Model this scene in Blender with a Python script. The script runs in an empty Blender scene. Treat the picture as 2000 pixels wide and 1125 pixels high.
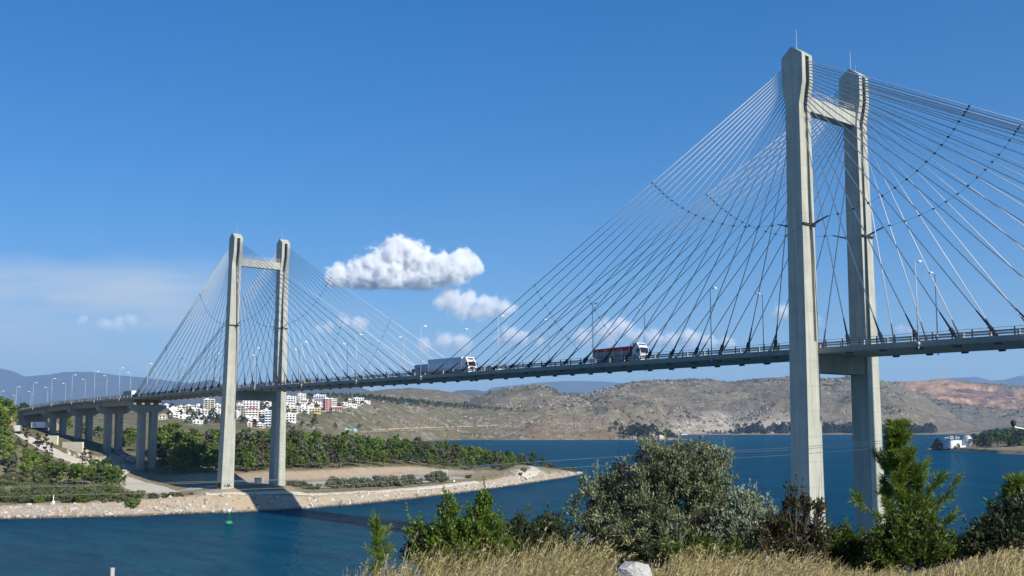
import bpy, math, random
import numpy as np
from mathutils import Vector, Matrix
R = math.radians
SC = bpy.context.scene
COL = SC.collection
# ------------------------------------------------------------------ camera
CX, CY, CZ = 313.43, -151.97, 25.78
YAW, PITCH, ROLL, F, PY = 2.4478, 0.0968, -0.0027, 2027.5, 73.33      # F and PY in pixels of a 2000 px wide frame
FH = np.array([math.cos(YAW), math.sin(YAW)]); RH = np.array([math.sin(YAW), -math.cos(YAW)])
fw = Vector((math.cos(YAW)*math.cos(PITCH), math.sin(YAW)*math.cos(PITCH), math.sin(PITCH)))
rr = Vector((math.sin(YAW), -math.cos(YAW), 0)); uu = rr.cross(fw)
rr, uu = rr*math.cos(ROLL)+uu*math.sin(ROLL), uu*math.cos(ROLL)-rr*math.sin(ROLL)
cam = bpy.data.cameras.new('camera'); camo = bpy.data.objects.new('camera', cam); COL.objects.link(camo)
camo.matrix_world = Matrix(((rr.x, uu.x, -fw.x, CX), (rr.y, uu.y, -fw.y, CY), (rr.z, uu.z, -fw.z, CZ), (0, 0, 0, 1)))
cam.sensor_width = 36; cam.lens = F/2000*36; cam.shift_y = PY/2000
cam.clip_start = 0.2; cam.clip_end = 60000
SC.camera = camo
# ------------------------------------------------------------------ light
SUN_EL, SUN_AZ = R(32), R(-1.0)            # azimuth measured from +x towards +y
sun = bpy.data.lights.new('sun', 'SUN'); suno = bpy.data.objects.new('sun', sun); COL.objects.link(suno)
sun.energy = 5.0; sun.angle = R(0.53); sun.color = (1, 0.95, 0.86)
suno.rotation_euler = (0, math.pi/2-SUN_EL, SUN_AZ)
suno.location = (300, 0, 300)
W = bpy.data.worlds.new('World'); SC.world = W; W.use_nodes = True
nt = W.node_tree; nt.nodes.clear()
def wn(t, **k):
    n = nt.nodes.new(t)
    for a, b in k.items(): setattr(n, a, b)
    return n
out = wn('ShaderNodeOutputWorld'); bg = wn('ShaderNodeBackground'); sky = wn('ShaderNodeTexSky')
sky.sky_type = 'NISHITA'; sky.sun_disc = False; sky.sun_elevation = SUN_EL; sky.sun_rotation = R(90)-SUN_AZ
sky.altitude = 0; sky.air_density = 0.9; sky.dust_density = 0.15; sky.ozone_density = 5.0
hs = wn('ShaderNodeHueSaturation'); hs.inputs['Saturation'].default_value = 1.54; hs.inputs['Hue'].default_value = 0.509
gm = wn('ShaderNodeGamma'); gm.inputs['Gamma'].default_value = 0.72
nt.links.new(sky.outputs[0], gm.inputs['Color']); nt.links.new(gm.outputs[0], hs.inputs['Color'])
# a thin high veil of cloud low in the sky at the left (direction based, infinitely far)
def wmath(op, a, b=None, c=None):
    n = wn('ShaderNodeMath'); n.operation = op
    for i, x in enumerate((a, b, c)):
        if x is None: continue
        if isinstance(x, (int, float)): n.inputs[i].default_value = x
        else: nt.links.new(x, n.inputs[i])
    return n.outputs[0]
def wdot(v, d):
    n = wn('ShaderNodeVectorMath'); n.operation = 'DOT_PRODUCT'; nt.links.new(v, n.inputs[0]); n.inputs[1].default_value = d; return n.outputs['Value']
def wrange(v, a, b, c=0, d=1):
    n = wn('ShaderNodeMapRange'); n.interpolation_type = 'SMOOTHSTEP'
    for i, x in ((1, a), (2, b), (3, c), (4, d)): n.inputs[i].default_value = x
    nt.links.new(v, n.inputs[0]); return n.outputs[0]
dirn = wn('ShaderNodeTexCoord').outputs['Generated']
f_ = wdot(dirn, (FH[0], FH[1], 0)); u_ = wmath('DIVIDE', wdot(dirn, (RH[0], RH[1], 0)), wmath('MAXIMUM', f_, 0.05)); v_ = wmath('DIVIDE', wdot(dirn, (0, 0, 1)), wmath('MAXIMUM', f_, 0.05))
cmb = wn('ShaderNodeCombineXYZ'); nt.links.new(wmath('MULTIPLY', u_, 5.0), cmb.inputs[0]); nt.links.new(wmath('MULTIPLY', v_, 26.0), cmb.inputs[1])
ns = wn('ShaderNodeTexNoise'); ns.inputs['Scale'].default_value = 1.0; ns.inputs['Detail'].default_value = 6; ns.inputs['Roughness'].default_value = 0.55; nt.links.new(cmb.outputs[0], ns.inputs['Vector'])
nz0 = ns.outputs[0]; ve = wmath('ADD', v_, wmath('MULTIPLY', wmath('SUBTRACT', nz0, 0.5), 0.07))
veil = wmath('MULTIPLY', wrange(ve, 0.172, 0.142), wrange(ve, 0.03, 0.12)); veil = wmath('MULTIPLY', veil, wrange(u_, -0.22, -0.36)); veil = wmath('MULTIPLY', veil, wrange(nz0, 0.3, 0.62, 0.2, 0.95)); veil = wmath('MULTIPLY', veil, wrange(f_, 0.1, 0.3))
vm = wn('ShaderNodeMix'); vm.data_type = 'RGBA'; nt.links.new(veil, vm.inputs[0]); nt.links.new(hs.outputs[0], vm.inputs[6]); vm.inputs[7].default_value = (3.2, 3.8, 4.4, 1)
nt.links.new(vm.outputs[2], bg.inputs['Color']); bg.inputs['Strength'].default_value = 0.142
nt.links.new(bg.outputs[0], out.inputs['Surface'])
SC.view_settings.view_transform = 'Standard'; SC.view_settings.look = 'None'
SC.view_settings.exposure = 0.42; SC.view_settings.gamma = 1.0
SC.cycles.max_bounces = 8; SC.cycles.diffuse_bounces = 2; SC.cycles.glossy_bounces = 3
SC.cycles.transmission_bounces = 3; SC.cycles.volume_bounces = 10; SC.cycles.transparent_max_bounces = 8
SC.cycles.use_denoising = True
SC.cycles.sample_clamp_indirect = 6
rng = np.random.default_rng(7)
random.seed(7)
# ------------------------------------------------------------------ picture <-> place
def kof(py): return math.tan(PITCH-math.atan((py-562.5-PY)/F))      # slope of the sight line through a picture row
def zat(py, D): return CZ+D*kof(py)
def dat(py, z): return (z-CZ)/kof(py)
CP = math.cos(PITCH); SP = math.sin(PITCH)
def pt(px, D, z):
    lat = (px-1000)/F*(D*CP+(z-CZ)*SP)
    return Vector((CX+D*FH[0]+lat*RH[0], CY+D*FH[1]+lat*RH[1], z))
def inv(x, y, z):                                                     # -> picture column, depth
    dx, dy = x-CX, y-CY
    D = dx*FH[0]+dy*FH[1]; lat = dx*RH[0]+dy*RH[1]
    return 1000+F*lat/(D*CP+(z-CZ)*SP), D
# ------------------------------------------------------------------ object helpers
def tag(o, label=None, cat=None, group=None, kind=None):
    if label: o['label'] = label
    if cat: o['category'] = cat
    if group: o['group'] = group
    if kind: o['kind'] = kind
    return o
def empty(name, loc=(0, 0, 0), rz=0, parent=None):
    o = bpy.data.objects.new(name, None); COL.objects.link(o); o.empty_display_size = 0.2
    o.location = loc; o.rotation_euler = (0, 0, rz)
    if parent: o.parent = parent
    return o
def link(name, me, parent=None):
    o = bpy.data.objects.new(name, me); COL.objects.link(o)
    if parent: o.parent = parent
    return o
def copy_tree(o, parent=None):
    c = o.copy(); COL.objects.link(c); c.parent = parent
    for ch in o.children: copy_tree(ch, c)
    return c
class MB:
    def __init__(s): s.v = []; s.f = []; s.m = []; s.mi = 0
    def add(s, vs, fs):
        n = len(s.v); s.v += [tuple(p) for p in vs]; s.f += [tuple(i+n for i in f) for f in fs]; s.m += [s.mi]*len(fs); return s
    def box(s, c, d, rz=0):
        hx, hy, hz = d[0]/2, d[1]/2, d[2]/2; cs, sn = math.cos(rz), math.sin(rz); vs = []
        for z in (-hz, hz):
            for x, y in ((-hx, -hy), (hx, -hy), (hx, hy), (-hx, hy)):
                vs.append((c[0]+x*cs-y*sn, c[1]+x*sn+y*cs, c[2]+z))
        return s.add(vs, [(3, 2, 1, 0), (4, 5, 6, 7), (0, 1, 5, 4), (1, 2, 6, 5), (2, 3, 7, 6), (3, 0, 4, 7)])
    def hexa(s, a, b):      # two quads (bottom, top)
        return s.add(list(a)+list(b), [(3, 2, 1, 0), (4, 5, 6, 7), (0, 1, 5, 4), (1, 2, 6, 5), (2, 3, 7, 6), (3, 0, 4, 7)])
    def loft(s, secs, cap=True):
        n = len(secs[0]); vs = [p for q in secs for p in q]; fs = []
        for i in range(len(secs)-1):
            for j in range(n):
                k = (j+1) % n; fs.append((i*n+j, i*n+k, (i+1)*n+k, (i+1)*n+j))
        if cap: fs.append(tuple(range(n-1, -1, -1))); fs.append(tuple((len(secs)-1)*n+j for j in range(n)))
        return s.add(vs, fs)
    def tube(s, p, q, r0, r1=None, n=6, cap=True):
        p = Vector(p); q = Vector(q); r1 = r0 if r1 is None else r1
        d = (q-p).normalized(); a = d.orthogonal().normalized(); b = d.cross(a)
        ring = lambda c, r: [c+a*(r*math.cos(2*math.pi*i/n))+b*(r*math.sin(2*math.pi*i/n)) for i in range(n)]
        return s.loft([ring(p, r0), ring(q, r1)], cap)
    def poly(s, pts, r, n=5):
        for i in range(len(pts)-1): s.tube(pts[i], pts[i+1], r, r, n)
        return s
    def lathe(s, prof, c=(0, 0, 0), n=16, axis='z'):
        secs = []
        for r, h in prof:
            ring = []
            for i in range(n):
                a = 2*math.pi*i/n; x, y = r*math.cos(a), r*math.sin(a)
                ring.append((c[0]+x, c[1]+y, c[2]+h) if axis == 'z' else (c[0]+x, c[1]+h, c[2]+y))
            secs.append(ring)
        return s.loft(secs)
    def mesh(s, name, mat, smooth=False):
        me = bpy.data.meshes.new(name); me.from_pydata(s.v, [], s.f)
        for m in (mat if isinstance(mat, (list, tuple)) else [mat]): me.materials.append(m)
        if isinstance(mat, (list, tuple)): me.polygons.foreach_set('material_index', s.m)
        if smooth: me.polygons.foreach_set('use_smooth', [True]*len(s.f))
        me.update(); return me
    def build(s, name, mat, parent=None, smooth=False):
        o = link(name, s.mesh(name, mat, smooth), parent); return o
def quadmesh(name, Q, mat, tint=None, cols=None):
    """Q (n,4,3) -> one mesh of loose quads"""
    n = len(Q); me = bpy.data.meshes.new(name)
    me.vertices.add(n*4); me.vertices.foreach_set('co', np.ascontiguousarray(Q, np.float32).ravel())
    me.loops.add(n*4); me.loops.foreach_set('vertex_index', np.arange(n*4, dtype=np.int32))
    me.polygons.add(n); me.polygons.foreach_set('loop_start', np.arange(0, n*4, 4, dtype=np.int32))
    me.materials.append(mat)
    if tint is not None:
        a = me.attributes.new('tint', 'FLOAT', 'FACE'); a.data.foreach_set('value', np.asarray(tint, np.float32))
    me.update(); me.validate(); return me
# ------------------------------------------------------------------ materials
def mat(name, col, rough=0.7, metal=0.0, noise=None, spec=0.3, bump=0, coat=0):
    """noise: list of (scale, amount, detail) darkening/lightening variations"""
    m = bpy.data.materials.new(name); m.use_nodes = True; t = m.node_tree; p = t.nodes['Principled BSDF']
    p.inputs['Roughness'].default_value = rough; p.inputs['Metallic'].default_value = metal
    p.inputs['Specular IOR Level'].default_value = spec; p.inputs['Base Color'].default_value = (*col, 1)
    if coat: p.inputs['Coat Weight'].default_value = coat
    if noise:
        tc = t.nodes.new('ShaderNodeTexCoord'); cur = None
        for sc, am, de in noise:
            n = t.nodes.new('ShaderNodeTexNoise'); n.inputs['Scale'].default_value = sc; n.inputs['Detail'].default_value = de
            t.links.new(tc.outputs['Object'], n.inputs['Vector'])
            mr = t.nodes.new('ShaderNodeMapRange'); mr.inputs[1].default_value = 0.3; mr.inputs[2].default_value = 0.7
            mr.inputs[3].default_value = 1-am; mr.inputs[4].default_value = 1+am
            t.links.new(n.outputs[0], mr.inputs[0])
            if cur is None: cur = mr.outputs[0]
            else:
                mm = t.nodes.new('ShaderNodeMath'); mm.operation = 'MULTIPLY'; t.links.new(cur, mm.inputs[0]); t.links.new(mr.outputs[0], mm.inputs[1]); cur = mm.outputs[0]
        mx = t.nodes.new('ShaderNodeVectorMath'); mx.operation = 'SCALE'; mx.inputs[0].default_value = col
        t.links.new(cur, mx.inputs['Scale']); t.links.new(mx.outputs[0], p.inputs['Base Color'])
        if bump:
            b = t.nodes.new('ShaderNodeBump'); b.inputs['Strength'].default_value = bump; b.inputs['Distance'].default_value = 0.1
            t.links.new(cur, b.inputs['Height']); t.links.new(b.outputs[0], p.inputs['Normal'])
    return m
class NT:
    """small node-tree builder"""
    def __init__(s, name):
        s.m = bpy.data.materials.new(name); s.m.use_nodes = True; s.t = s.m.node_tree; s.p = s.t.nodes['Principled BSDF']
        s.tc = s.t.nodes.new('ShaderNodeTexCoord'); s.obj = s.tc.outputs['Object']
        s.p.inputs['Specular IOR Level'].default_value = 0.25; s.p.inputs['Roughness'].default_value = 0.85
    def L(s, a, b): s.t.links.new(a, b)
    def map(s, scale, loc=(0, 0, 0), src=None, rot=(0, 0, 0)):
        n = s.t.nodes.new('ShaderNodeMapping'); n.inputs['Scale'].default_value = scale; n.inputs['Location'].default_value = loc; n.inputs['Rotation'].default_value = rot
        s.L(src or s.obj, n.inputs['Vector']); return n.outputs[0]
    def noise(s, scale, detail=4, rough=0.55, vec=None, dist=0):
        n = s.t.nodes.new('ShaderNodeTexNoise'); n.inputs['Scale'].default_value = scale; n.inputs['Detail'].default_value = detail
        n.inputs['Roughness'].default_value = rough; n.inputs['Distortion'].default_value = dist
        s.L(vec or s.obj, n.inputs['Vector']); return n.outputs[0]
    def vor(s, scale, vec=None, out='Distance', rand=1):
        n = s.t.nodes.new('ShaderNodeTexVoronoi'); n.inputs['Scale'].default_value = scale; n.inputs['Randomness'].default_value = rand
        s.L(vec or s.obj, n.inputs['Vector']); return n.outputs[out]
    def rng(s, v, a, b, c=0, d=1, smooth=False):
        n = s.t.nodes.new('ShaderNodeMapRange'); n.interpolation_type = 'SMOOTHSTEP' if smooth else 'LINEAR'
        for i, x in ((1, a), (2, b), (3, c), (4, d)): n.inputs[i].default_value = x
        s.L(v, n.inputs[0]); return n.outputs[0]
    def math(s, op, a, b=None):
        n = s.t.nodes.new('ShaderNodeMath'); n.operation = op
        for i, x in enumerate((a, b)):
            if x is None: continue
            if isinstance(x, (int, float)): n.inputs[i].default_value = x
            else: s.L(x, n.inputs[i])
        return n.outputs[0]
    def mix(s, f, a, b):
        n = s.t.nodes.new('ShaderNodeMix'); n.data_type = 'RGBA'
        for i, x in ((0, f), (6, a), (7, b)):
            if isinstance(x, (int, float)): n.inputs[i].default_value = x
            elif isinstance(x, tuple): n.inputs[i].default_value = (*x, 1)
            else: s.L(x, n.inputs[i])
        return n.outputs[2]
    def scale(s, c, f):
        n = s.t.nodes.new('ShaderNodeVectorMath'); n.operation = 'SCALE'
        if isinstance(c, tuple): n.inputs[0].default_value = c
        else: s.L(c, n.inputs[0])
        if isinstance(f, (int, float)): n.inputs['Scale'].default_value = f
        else: s.L(f, n.inputs['Scale'])
        return n.outputs[0]
    def attr(s, name, out='Fac'):
        n = s.t.nodes.new('ShaderNodeAttribute'); n.attribute_name = name; return n.outputs[out]
    def color(s, c): s.L(c, s.p.inputs['Base Color'])
    def bump(s, h, strength=0.5, dist=0.1):
        b = s.t.nodes.new('ShaderNodeBump'); b.inputs['Strength'].default_value = strength; b.inputs['Distance'].default_value = dist
        s.L(h, b.inputs['Height']); s.L(b.outputs[0], s.p.inputs['Normal'])
def sep(n, v, axis):
    x = n.t.nodes.new('ShaderNodeSeparateXYZ'); n.L(v, x.inputs[0]); return x.outputs[axis]
def foliage(name, dark, light, trans=0.25, dry=None, objvar=0.25, rough=0.55):
    n = NT(name); t = n.attr('tint')
    c = n.mix(t, dark, light)
    if dry: c = n.mix(n.rng(t, 0.86, 0.9), c, dry)
    oi = n.t.nodes.new('ShaderNodeObjectInfo')
    c = n.scale(c, n.rng(oi.outputs['Random'], 0, 1, 1-objvar, 1+objvar))
    n.color(c); n.p.inputs['Roughness'].default_value = rough; n.p.inputs['Specular IOR Level'].default_value = 0.3
    if trans:
        tr = n.t.nodes.new('ShaderNodeBsdfTranslucent'); n.L(c, tr.inputs[0])
        mx = n.t.nodes.new('ShaderNodeMixShader'); mx.inputs[0].default_value = trans
        n.L(n.p.outputs[0], mx.inputs[1]); n.L(tr.outputs[0], mx.inputs[2])
        o = n.t.nodes['Material Output']; n.L(mx.outputs[0], o.inputs['Surface'])
    return n.m
# concrete with formwork streaks and pour lines
def concrete(name, col, streak=0.2, pour=True):
    n = NT(name)
    a = n.noise(0.35, 6, 0.6); b = n.noise(1.6, 4, 0.6, n.map((1.2, 1.2, 0.05))); c = n.noise(7, 3)
    f = n.math('MULTIPLY', n.rng(a, 0.3, 0.7, 0.9, 1.08), n.rng(b, 0.3, 0.7, 1-streak, 1+streak*0.6))
    f = n.math('MULTIPLY', f, n.rng(c, 0.3, 0.7, 0.95, 1.05))
    if pour:
        z = sep(n, n.obj, 2); fr = n.math('FRACT', n.math('MULTIPLY', z, 0.25))
        f = n.math('MULTIPLY', f, n.rng(fr, 0.0, 0.04, 0.76, 1.0))
    run = n.noise(0.9, 5, 0.7, n.map((2.2, 2.2, 0.035), (3, 1, 0))); st = n.math('MULTIPLY', n.rng(run, 0.55, 0.72, 0, 1, True), n.rng(n.noise(0.12, 3), 0.4, 0.6))
    c0 = n.mix(n.math('MULTIPLY', st, 0.45), col, (col[0]*.5, col[1]*.46, col[2]*.42))
    n.color(n.scale(c0, f)); n.p.inputs['Roughness'].default_value = 0.85
    n.bump(c, 0.2, 0.03)
    return n.m
M = {}
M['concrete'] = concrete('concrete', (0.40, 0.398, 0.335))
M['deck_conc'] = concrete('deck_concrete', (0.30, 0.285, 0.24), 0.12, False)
M['beam_conc'] = concrete('shade_toned_concrete', (0.27, 0.25, 0.21))  # lower crossbeam: shade under the deck put into a darker concrete colour
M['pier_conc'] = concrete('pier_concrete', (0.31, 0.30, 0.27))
M['asphalt'] = mat('asphalt', (0.06, 0.06, 0.062), 0.9, noise=[(0.4, 0.2, 4), (6, 0.15, 3)])
M['cable'] = mat('cable_sheath', (0.64, 0.64, 0.62), 0.4, noise=[(0.6, 0.06, 2)])
M['dark_steel'] = mat('dark_steel', (0.035, 0.037, 0.045), 0.5, noise=[(3, 0.3, 3)])
M['galv'] = mat('galvanised_steel', (0.45, 0.46, 0.46), 0.45, 0.3, noise=[(4, 0.12, 3)])
M['rail'] = mat('railing_steel', (0.11, 0.105, 0.10), 0.6, noise=[(2, 0.3, 3)])
M['tan_post'] = mat('barrier_post', (0.50, 0.44, 0.34), 0.7, noise=[(2, 0.15, 3)])
M['lamp_pole'] = mat('lamp_pole_paint', (0.40, 0.41, 0.40), 0.5, 0.1, noise=[(3, 0.15, 3)])
M['lamp_head'] = mat('lamp_head_shell', (0.58, 0.56, 0.5), 0.4, noise=[(8, 0.08, 2)])
M['white_paint'] = mat('white_paint', (0.78, 0.78, 0.76), 0.35, noise=[(1.5, 0.05, 4)], coat=0.3)
M['glass'] = mat('vehicle_glass', (0.015, 0.02, 0.025), 0.08, spec=0.6, noise=[(2, 0.2, 2)])
M['tyre'] = mat('tyre_rubber', (0.02, 0.02, 0.02), 0.85, noise=[(8, 0.2, 2)])
M['rim'] = mat('wheel_rim', (0.35, 0.35, 0.36), 0.4, 0.6, noise=[(8, 0.1, 2)])
M['chassis'] = mat('chassis_steel', (0.03, 0.03, 0.032), 0.7, noise=[(3, 0.2, 3)])
# ------------------------------------------------------------------ noise for terrain
def _h(ix, iy, s):
    h = (ix.astype(np.int64)*374761393+iy.astype(np.int64)*668265263+s*2147483) & 0x7fffffff
    h = ((h ^ (h >> 13))*1274126177) & 0x7fffffff
    return ((h ^ (h >> 16)) & 0xffff)/65535.0
def vnoise(x, y, s=0):
    ix = np.floor(x); iy = np.floor(y); fx = x-ix; fy = y-iy; fx = fx*fx*(3-2*fx); fy = fy*fy*(3-2*fy)
    a = _h(ix, iy, s); b = _h(ix+1, iy, s); c = _h(ix, iy+1, s); d = _h(ix+1, iy+1, s)
    return (a*(1-fx)+b*fx)*(1-fy)+(c*(1-fx)+d*fx)*fy
def fbm(x, y, oct=5, s=0, gain=0.5):
    v = 0; a = 1; t = 0
    for i in range(oct): v = v+a*vnoise(x*2**i+17.3*i, y*2**i-9.1*i, s+i); t += a; a *= gain
    return v/t-0.5
def gsm(a, sig):
    if sig <= 0: return a
    k = int(sig*3); w = np.exp(-0.5*(np.arange(-k, k+1)/sig)**2); w /= w.sum()
    p = np.pad(a, ((k, k), (0, 0)), mode='edge')
    return sum(w[i]*p[i:i+len(a)] for i in range(2*k+1))
class Strip:
    """ground described along sight columns: for each column a list of (depth, height)"""
    def __init__(s, cols, pxs, nv, sm=5, noise=(), lim=(0, 1)):
        px0 = np.array([c[0] for c in cols], float); K = len(cols[0][1])
        Dc = np.array([[q[0] for q in c[1]] for c in cols], float); Zc = np.array([[q[1] for q in c[1]] for c in cols], float)
        s.px = np.asarray(pxs, float); u = s.px
        fine = np.arange(u[0], u[-1]+1.01, 1.0)
        D = np.stack([np.interp(fine, px0, Dc[:, k]) for k in range(K)], 1); Z = np.stack([np.interp(fine, px0, Zc[:, k]) for k in range(K)], 1)
        D = gsm(D, sm); Z = gsm(Z, sm)
        D = np.stack([np.interp(u, fine, D[:, k]) for k in range(K)], 1); Z = np.stack([np.interp(u, fine, Z[:, k]) for k in range(K)], 1)
        tv = []
        nvs = nv if isinstance(nv, (list, tuple)) else [nv]*(K-1)
        for k in range(K-1): tv += list(k+np.arange(nvs[k])/nvs[k])
        tv.append(K-1); s.t = tv = np.array(tv); i = np.minimum(tv.astype(int), K-2); f = tv-i
        s.D = D[:, i]*(1-f)+D[:, i+1]*f; s.Z = Z[:, i]*(1-f)+Z[:, i+1]*f
        lat = (s.px[:, None]-1000)/F*(s.D*CP+(s.Z-CZ)*SP)
        s.X = CX+s.D*FH[0]+lat*RH[0]; s.Y = CY+s.D*FH[1]+lat*RH[1]
        for sc, amp, oc, ridged, wt in noise:
            n = fbm(s.X/sc, s.Y/sc, oc, int(sc) % 97)
            if ridged: n = 0.25-np.abs(n)*2
            w = np.interp(tv, np.arange(K), wt)
            s.Z = s.Z+n*amp*w[None, :]
        s.D0 = s.D
    def z(s, px, D):
        px = min(max(px, s.px[0]), s.px[-1]); j = np.interp(px, s.px, np.arange(len(s.px))); a = int(min(j, len(s.px)-2)); f = j-a
        za = np.interp(D, s.D[a], s.Z[a]); zb = np.interp(D, s.D[a+1], s.Z[a+1]); return float(za*(1-f)+zb*f)
    def zxy(s, x, y):
        px, D = inv(x, y, 5.0); z = s.z(px, D); px, D = inv(x, y, z); return s.z(px, D)
    def on(s, px, D, dz=0):
        z = s.z(px, D); return pt(px, D, z+dz)
    def drape(s, px, py, dz=0, D0=None, D1=None):
        """first place where the sight line through (px, py) meets this ground"""
        k = kof(py); a = int(min(np.interp(min(max(px, s.px[0]), s.px[-1]), s.px, np.arange(len(s.px))), len(s.px)-1))
        Ds = np.linspace(D0 or s.D[a, 0], D1 or s.D[a, -1], 900); zz = np.interp(Ds, s.D[a], s.Z[a]); ok = np.nonzero(zz >= CZ+Ds*k)[0]
        D = Ds[ok[0]] if len(ok) else Ds[np.argmin(np.abs(zz-CZ-Ds*k))]
        return pt(px, D, float(np.interp(D, s.D[a], s.Z[a]))+dz), D
    def mesh(s, name, mat, tint=None, smooth=True):
        nu, nv = s.X.shape; me = bpy.data.meshes.new(name)
        co = np.stack([s.X, s.Y, s.Z], -1).reshape(-1, 3).astype(np.float32); i = np.arange(nu*nv).reshape(nu, nv)
        q = np.stack([i[:-1, :-1], i[1:, :-1], i[1:, 1:], i[:-1, 1:]], -1).reshape(-1, 4).astype(np.int32)
        me.vertices.add(len(co)); me.vertices.foreach_set('co', co.ravel()); me.loops.add(q.size); me.loops.foreach_set('vertex_index', q.ravel())
        me.polygons.add(len(q)); me.polygons.foreach_set('loop_start', np.arange(0, q.size, 4, dtype=np.int32))
        me.polygons.foreach_set('use_smooth', np.ones(len(q), bool)); me.materials.append(mat)
        if tint is not None:
            for nm, t in tint.items():
                a = me.attributes.new(nm, 'FLOAT', 'POINT'); a.data.foreach_set('value', t.reshape(-1).astype(np.float32))
        me.update(); me.validate()
        return link(name, me)
# ------------------------------------------------------------------ water
n = NT('sea_water');  n.p.inputs['Roughness'].default_value = 0.16; n.p.inputs['IOR'].default_value = 1.33; n.p.inputs['Specular IOR Level'].default_value = 0.4
wv = n.map((1, 1, 1), rot=(0, 0, 0.6))
h = n.math('ADD', n.math('MULTIPLY', n.noise(0.22, 4, 0.6, n.map((1, 2.1, 1), rot=(0, 0, 0.5)), 0.6), 1.0), n.math('MULTIPLY', n.noise(1.1, 4, 0.6, n.map((1, 1.8, 1), rot=(0, 0, 0.9)), 0.4), 0.38))
big = n.noise(0.012, 4, 0.6, n.map((1, 3.0, 1), rot=(0, 0, 0.75)), 0.8); med = n.noise(0.05, 4, 0.6, n.map((1, 4.0, 1), rot=(0, 0, 0.7)), 0.5)
n.color(n.mix(n.math('MULTIPLY', n.rng(big, 0.35, 0.65), n.rng(med, 0.25, 0.75, 0.5, 1.3)), (0.002, 0.040, 0.105), (0.003, 0.062, 0.125)))
b = n.t.nodes.new('ShaderNodeBump'); b.inputs['Distance'].default_value = 2.2
n.L(n.rng(big, 0.3, 0.7, 0.6, 1.0), b.inputs['Strength']); n.L(h, b.inputs['Height']); n.L(b.outputs[0], n.p.inputs['Normal'])
# wind-roughened water: body colour plus a sky reflection that grazing waves keep well under the mirror value
df = n.t.nodes.new('ShaderNodeBsdfDiffuse'); gl = n.t.nodes.new('ShaderNodeBsdfGlossy'); fr = n.t.nodes.new('ShaderNodeFresnel'); fr.inputs['IOR'].default_value = 1.33
bc = n.mix(n.math('MULTIPLY', n.rng(big, 0.35, 0.65), n.rng(med, 0.25, 0.75, 0.5, 1.3)), (0.000, 0.040, 0.088), (0.001, 0.078, 0.140)); n.L(bc, df.inputs[0])
gl.inputs['Roughness'].default_value = 0.07; gl.inputs[0].default_value = (0.64, 0.92, 1, 1); n.L(b.outputs[0], gl.inputs['Normal']); n.L(b.outputs[0], fr.inputs['Normal']); n.L(b.outputs[0], df.inputs['Normal'])
ms = n.t.nodes.new('ShaderNodeMixShader'); n.L(n.math('MULTIPLY', fr.outputs[0], n.rng(med, 0.3, 0.7, 0.34, 0.52)), ms.inputs[0]); n.L(df.outputs[0], ms.inputs[1]); n.L(gl.outputs[0], ms.inputs[2]); n.L(ms.outputs[0], n.t.nodes['Material Output'].inputs['Surface'])
M['water'] = n.m
mb = MB(); S = 25000
mb.add([(-S+CX, -S+CY, 0), (S+CX, -S+CY, 0), (S+CX, S+CY, 0), (-S+CX, S+CY, 0)], [(0, 1, 2, 3)])
tag(mb.build('water', M['water']), kind='structure')
# ------------------------------------------------------------------ ground materials
def ground_mat(name, cols, specks=(), scales=(0.05, 0.4, 3), bump=0.6, extra=None, bdist=0.3):
    n = NT(name)
    a = n.noise(scales[0], 5, 0.6); b = n.noise(scales[1], 5, 0.65); c = n.noise(scales[2], 4, 0.65)
    f = n.rng(n.math('ADD', n.math('MULTIPLY', a, 0.6), n.math('MULTIPLY', b, 0.4)), 0.35, 0.65)
    col = n.mix(f, cols[0], cols[1])
    if len(cols) > 2: col = n.mix(n.rng(b, 0.52, 0.66, smooth=True), col, cols[2])
    for sc, thr, cc in specks:
        v = n.vor(sc); m = n.rng(n.math('ADD', v, n.math('MULTIPLY', n.noise(sc*0.15, 3), 0.55)), thr, thr+0.08, 1, 0)
        col = n.mix(m, col, cc)
    if extra: col = extra(n, col, a, b, c)
    col = n.scale(col, n.rng(c, 0.3, 0.7, 0.78, 1.2))
    n.color(col); n.p.inputs['Roughness'].default_value = 0.95; n.p.inputs['Specular IOR Level'].default_value = 0.1
    if bump: n.bump(n.math('ADD', b, n.math('MULTIPLY', c, 0.4)), bump, bdist)
    return n.m
def ex_bank(n, col, a, b, c):
    t = n.attr('bank'); g = n.attr('grass')
    rock = n.mix(n.rng(n.vor(0.9), 0.05, 0.35), (0.54, 0.50, 0.43), (0.38, 0.32, 0.245))
    rock = n.mix(n.rng(a, 0.45, 0.6), rock, (0.40, 0.31, 0.21))
    col = n.mix(n.math('MULTIPLY', g, n.rng(b, 0.35, 0.6)), col, (0.085, 0.098, 0.035))
    col = n.mix(t, col, rock)
    cut = n.attr('cut'); cc = n.mix(n.rng(b, 0.4, 0.6), (0.34, 0.295, 0.23), (0.36, 0.245, 0.15))
    col = n.mix(cut, col, cc)
    wet = n.attr('wet'); return n.mix(wet, col, (0.05, 0.04, 0.03))
M['shore_ground'] = ground_mat('shore_ground', [(0.23, 0.18, 0.11), (0.33, 0.27, 0.18), (0.16, 0.14, 0.06)], scales=(0.06, 0.5, 4), extra=ex_bank, bdist=0.25)
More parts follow.
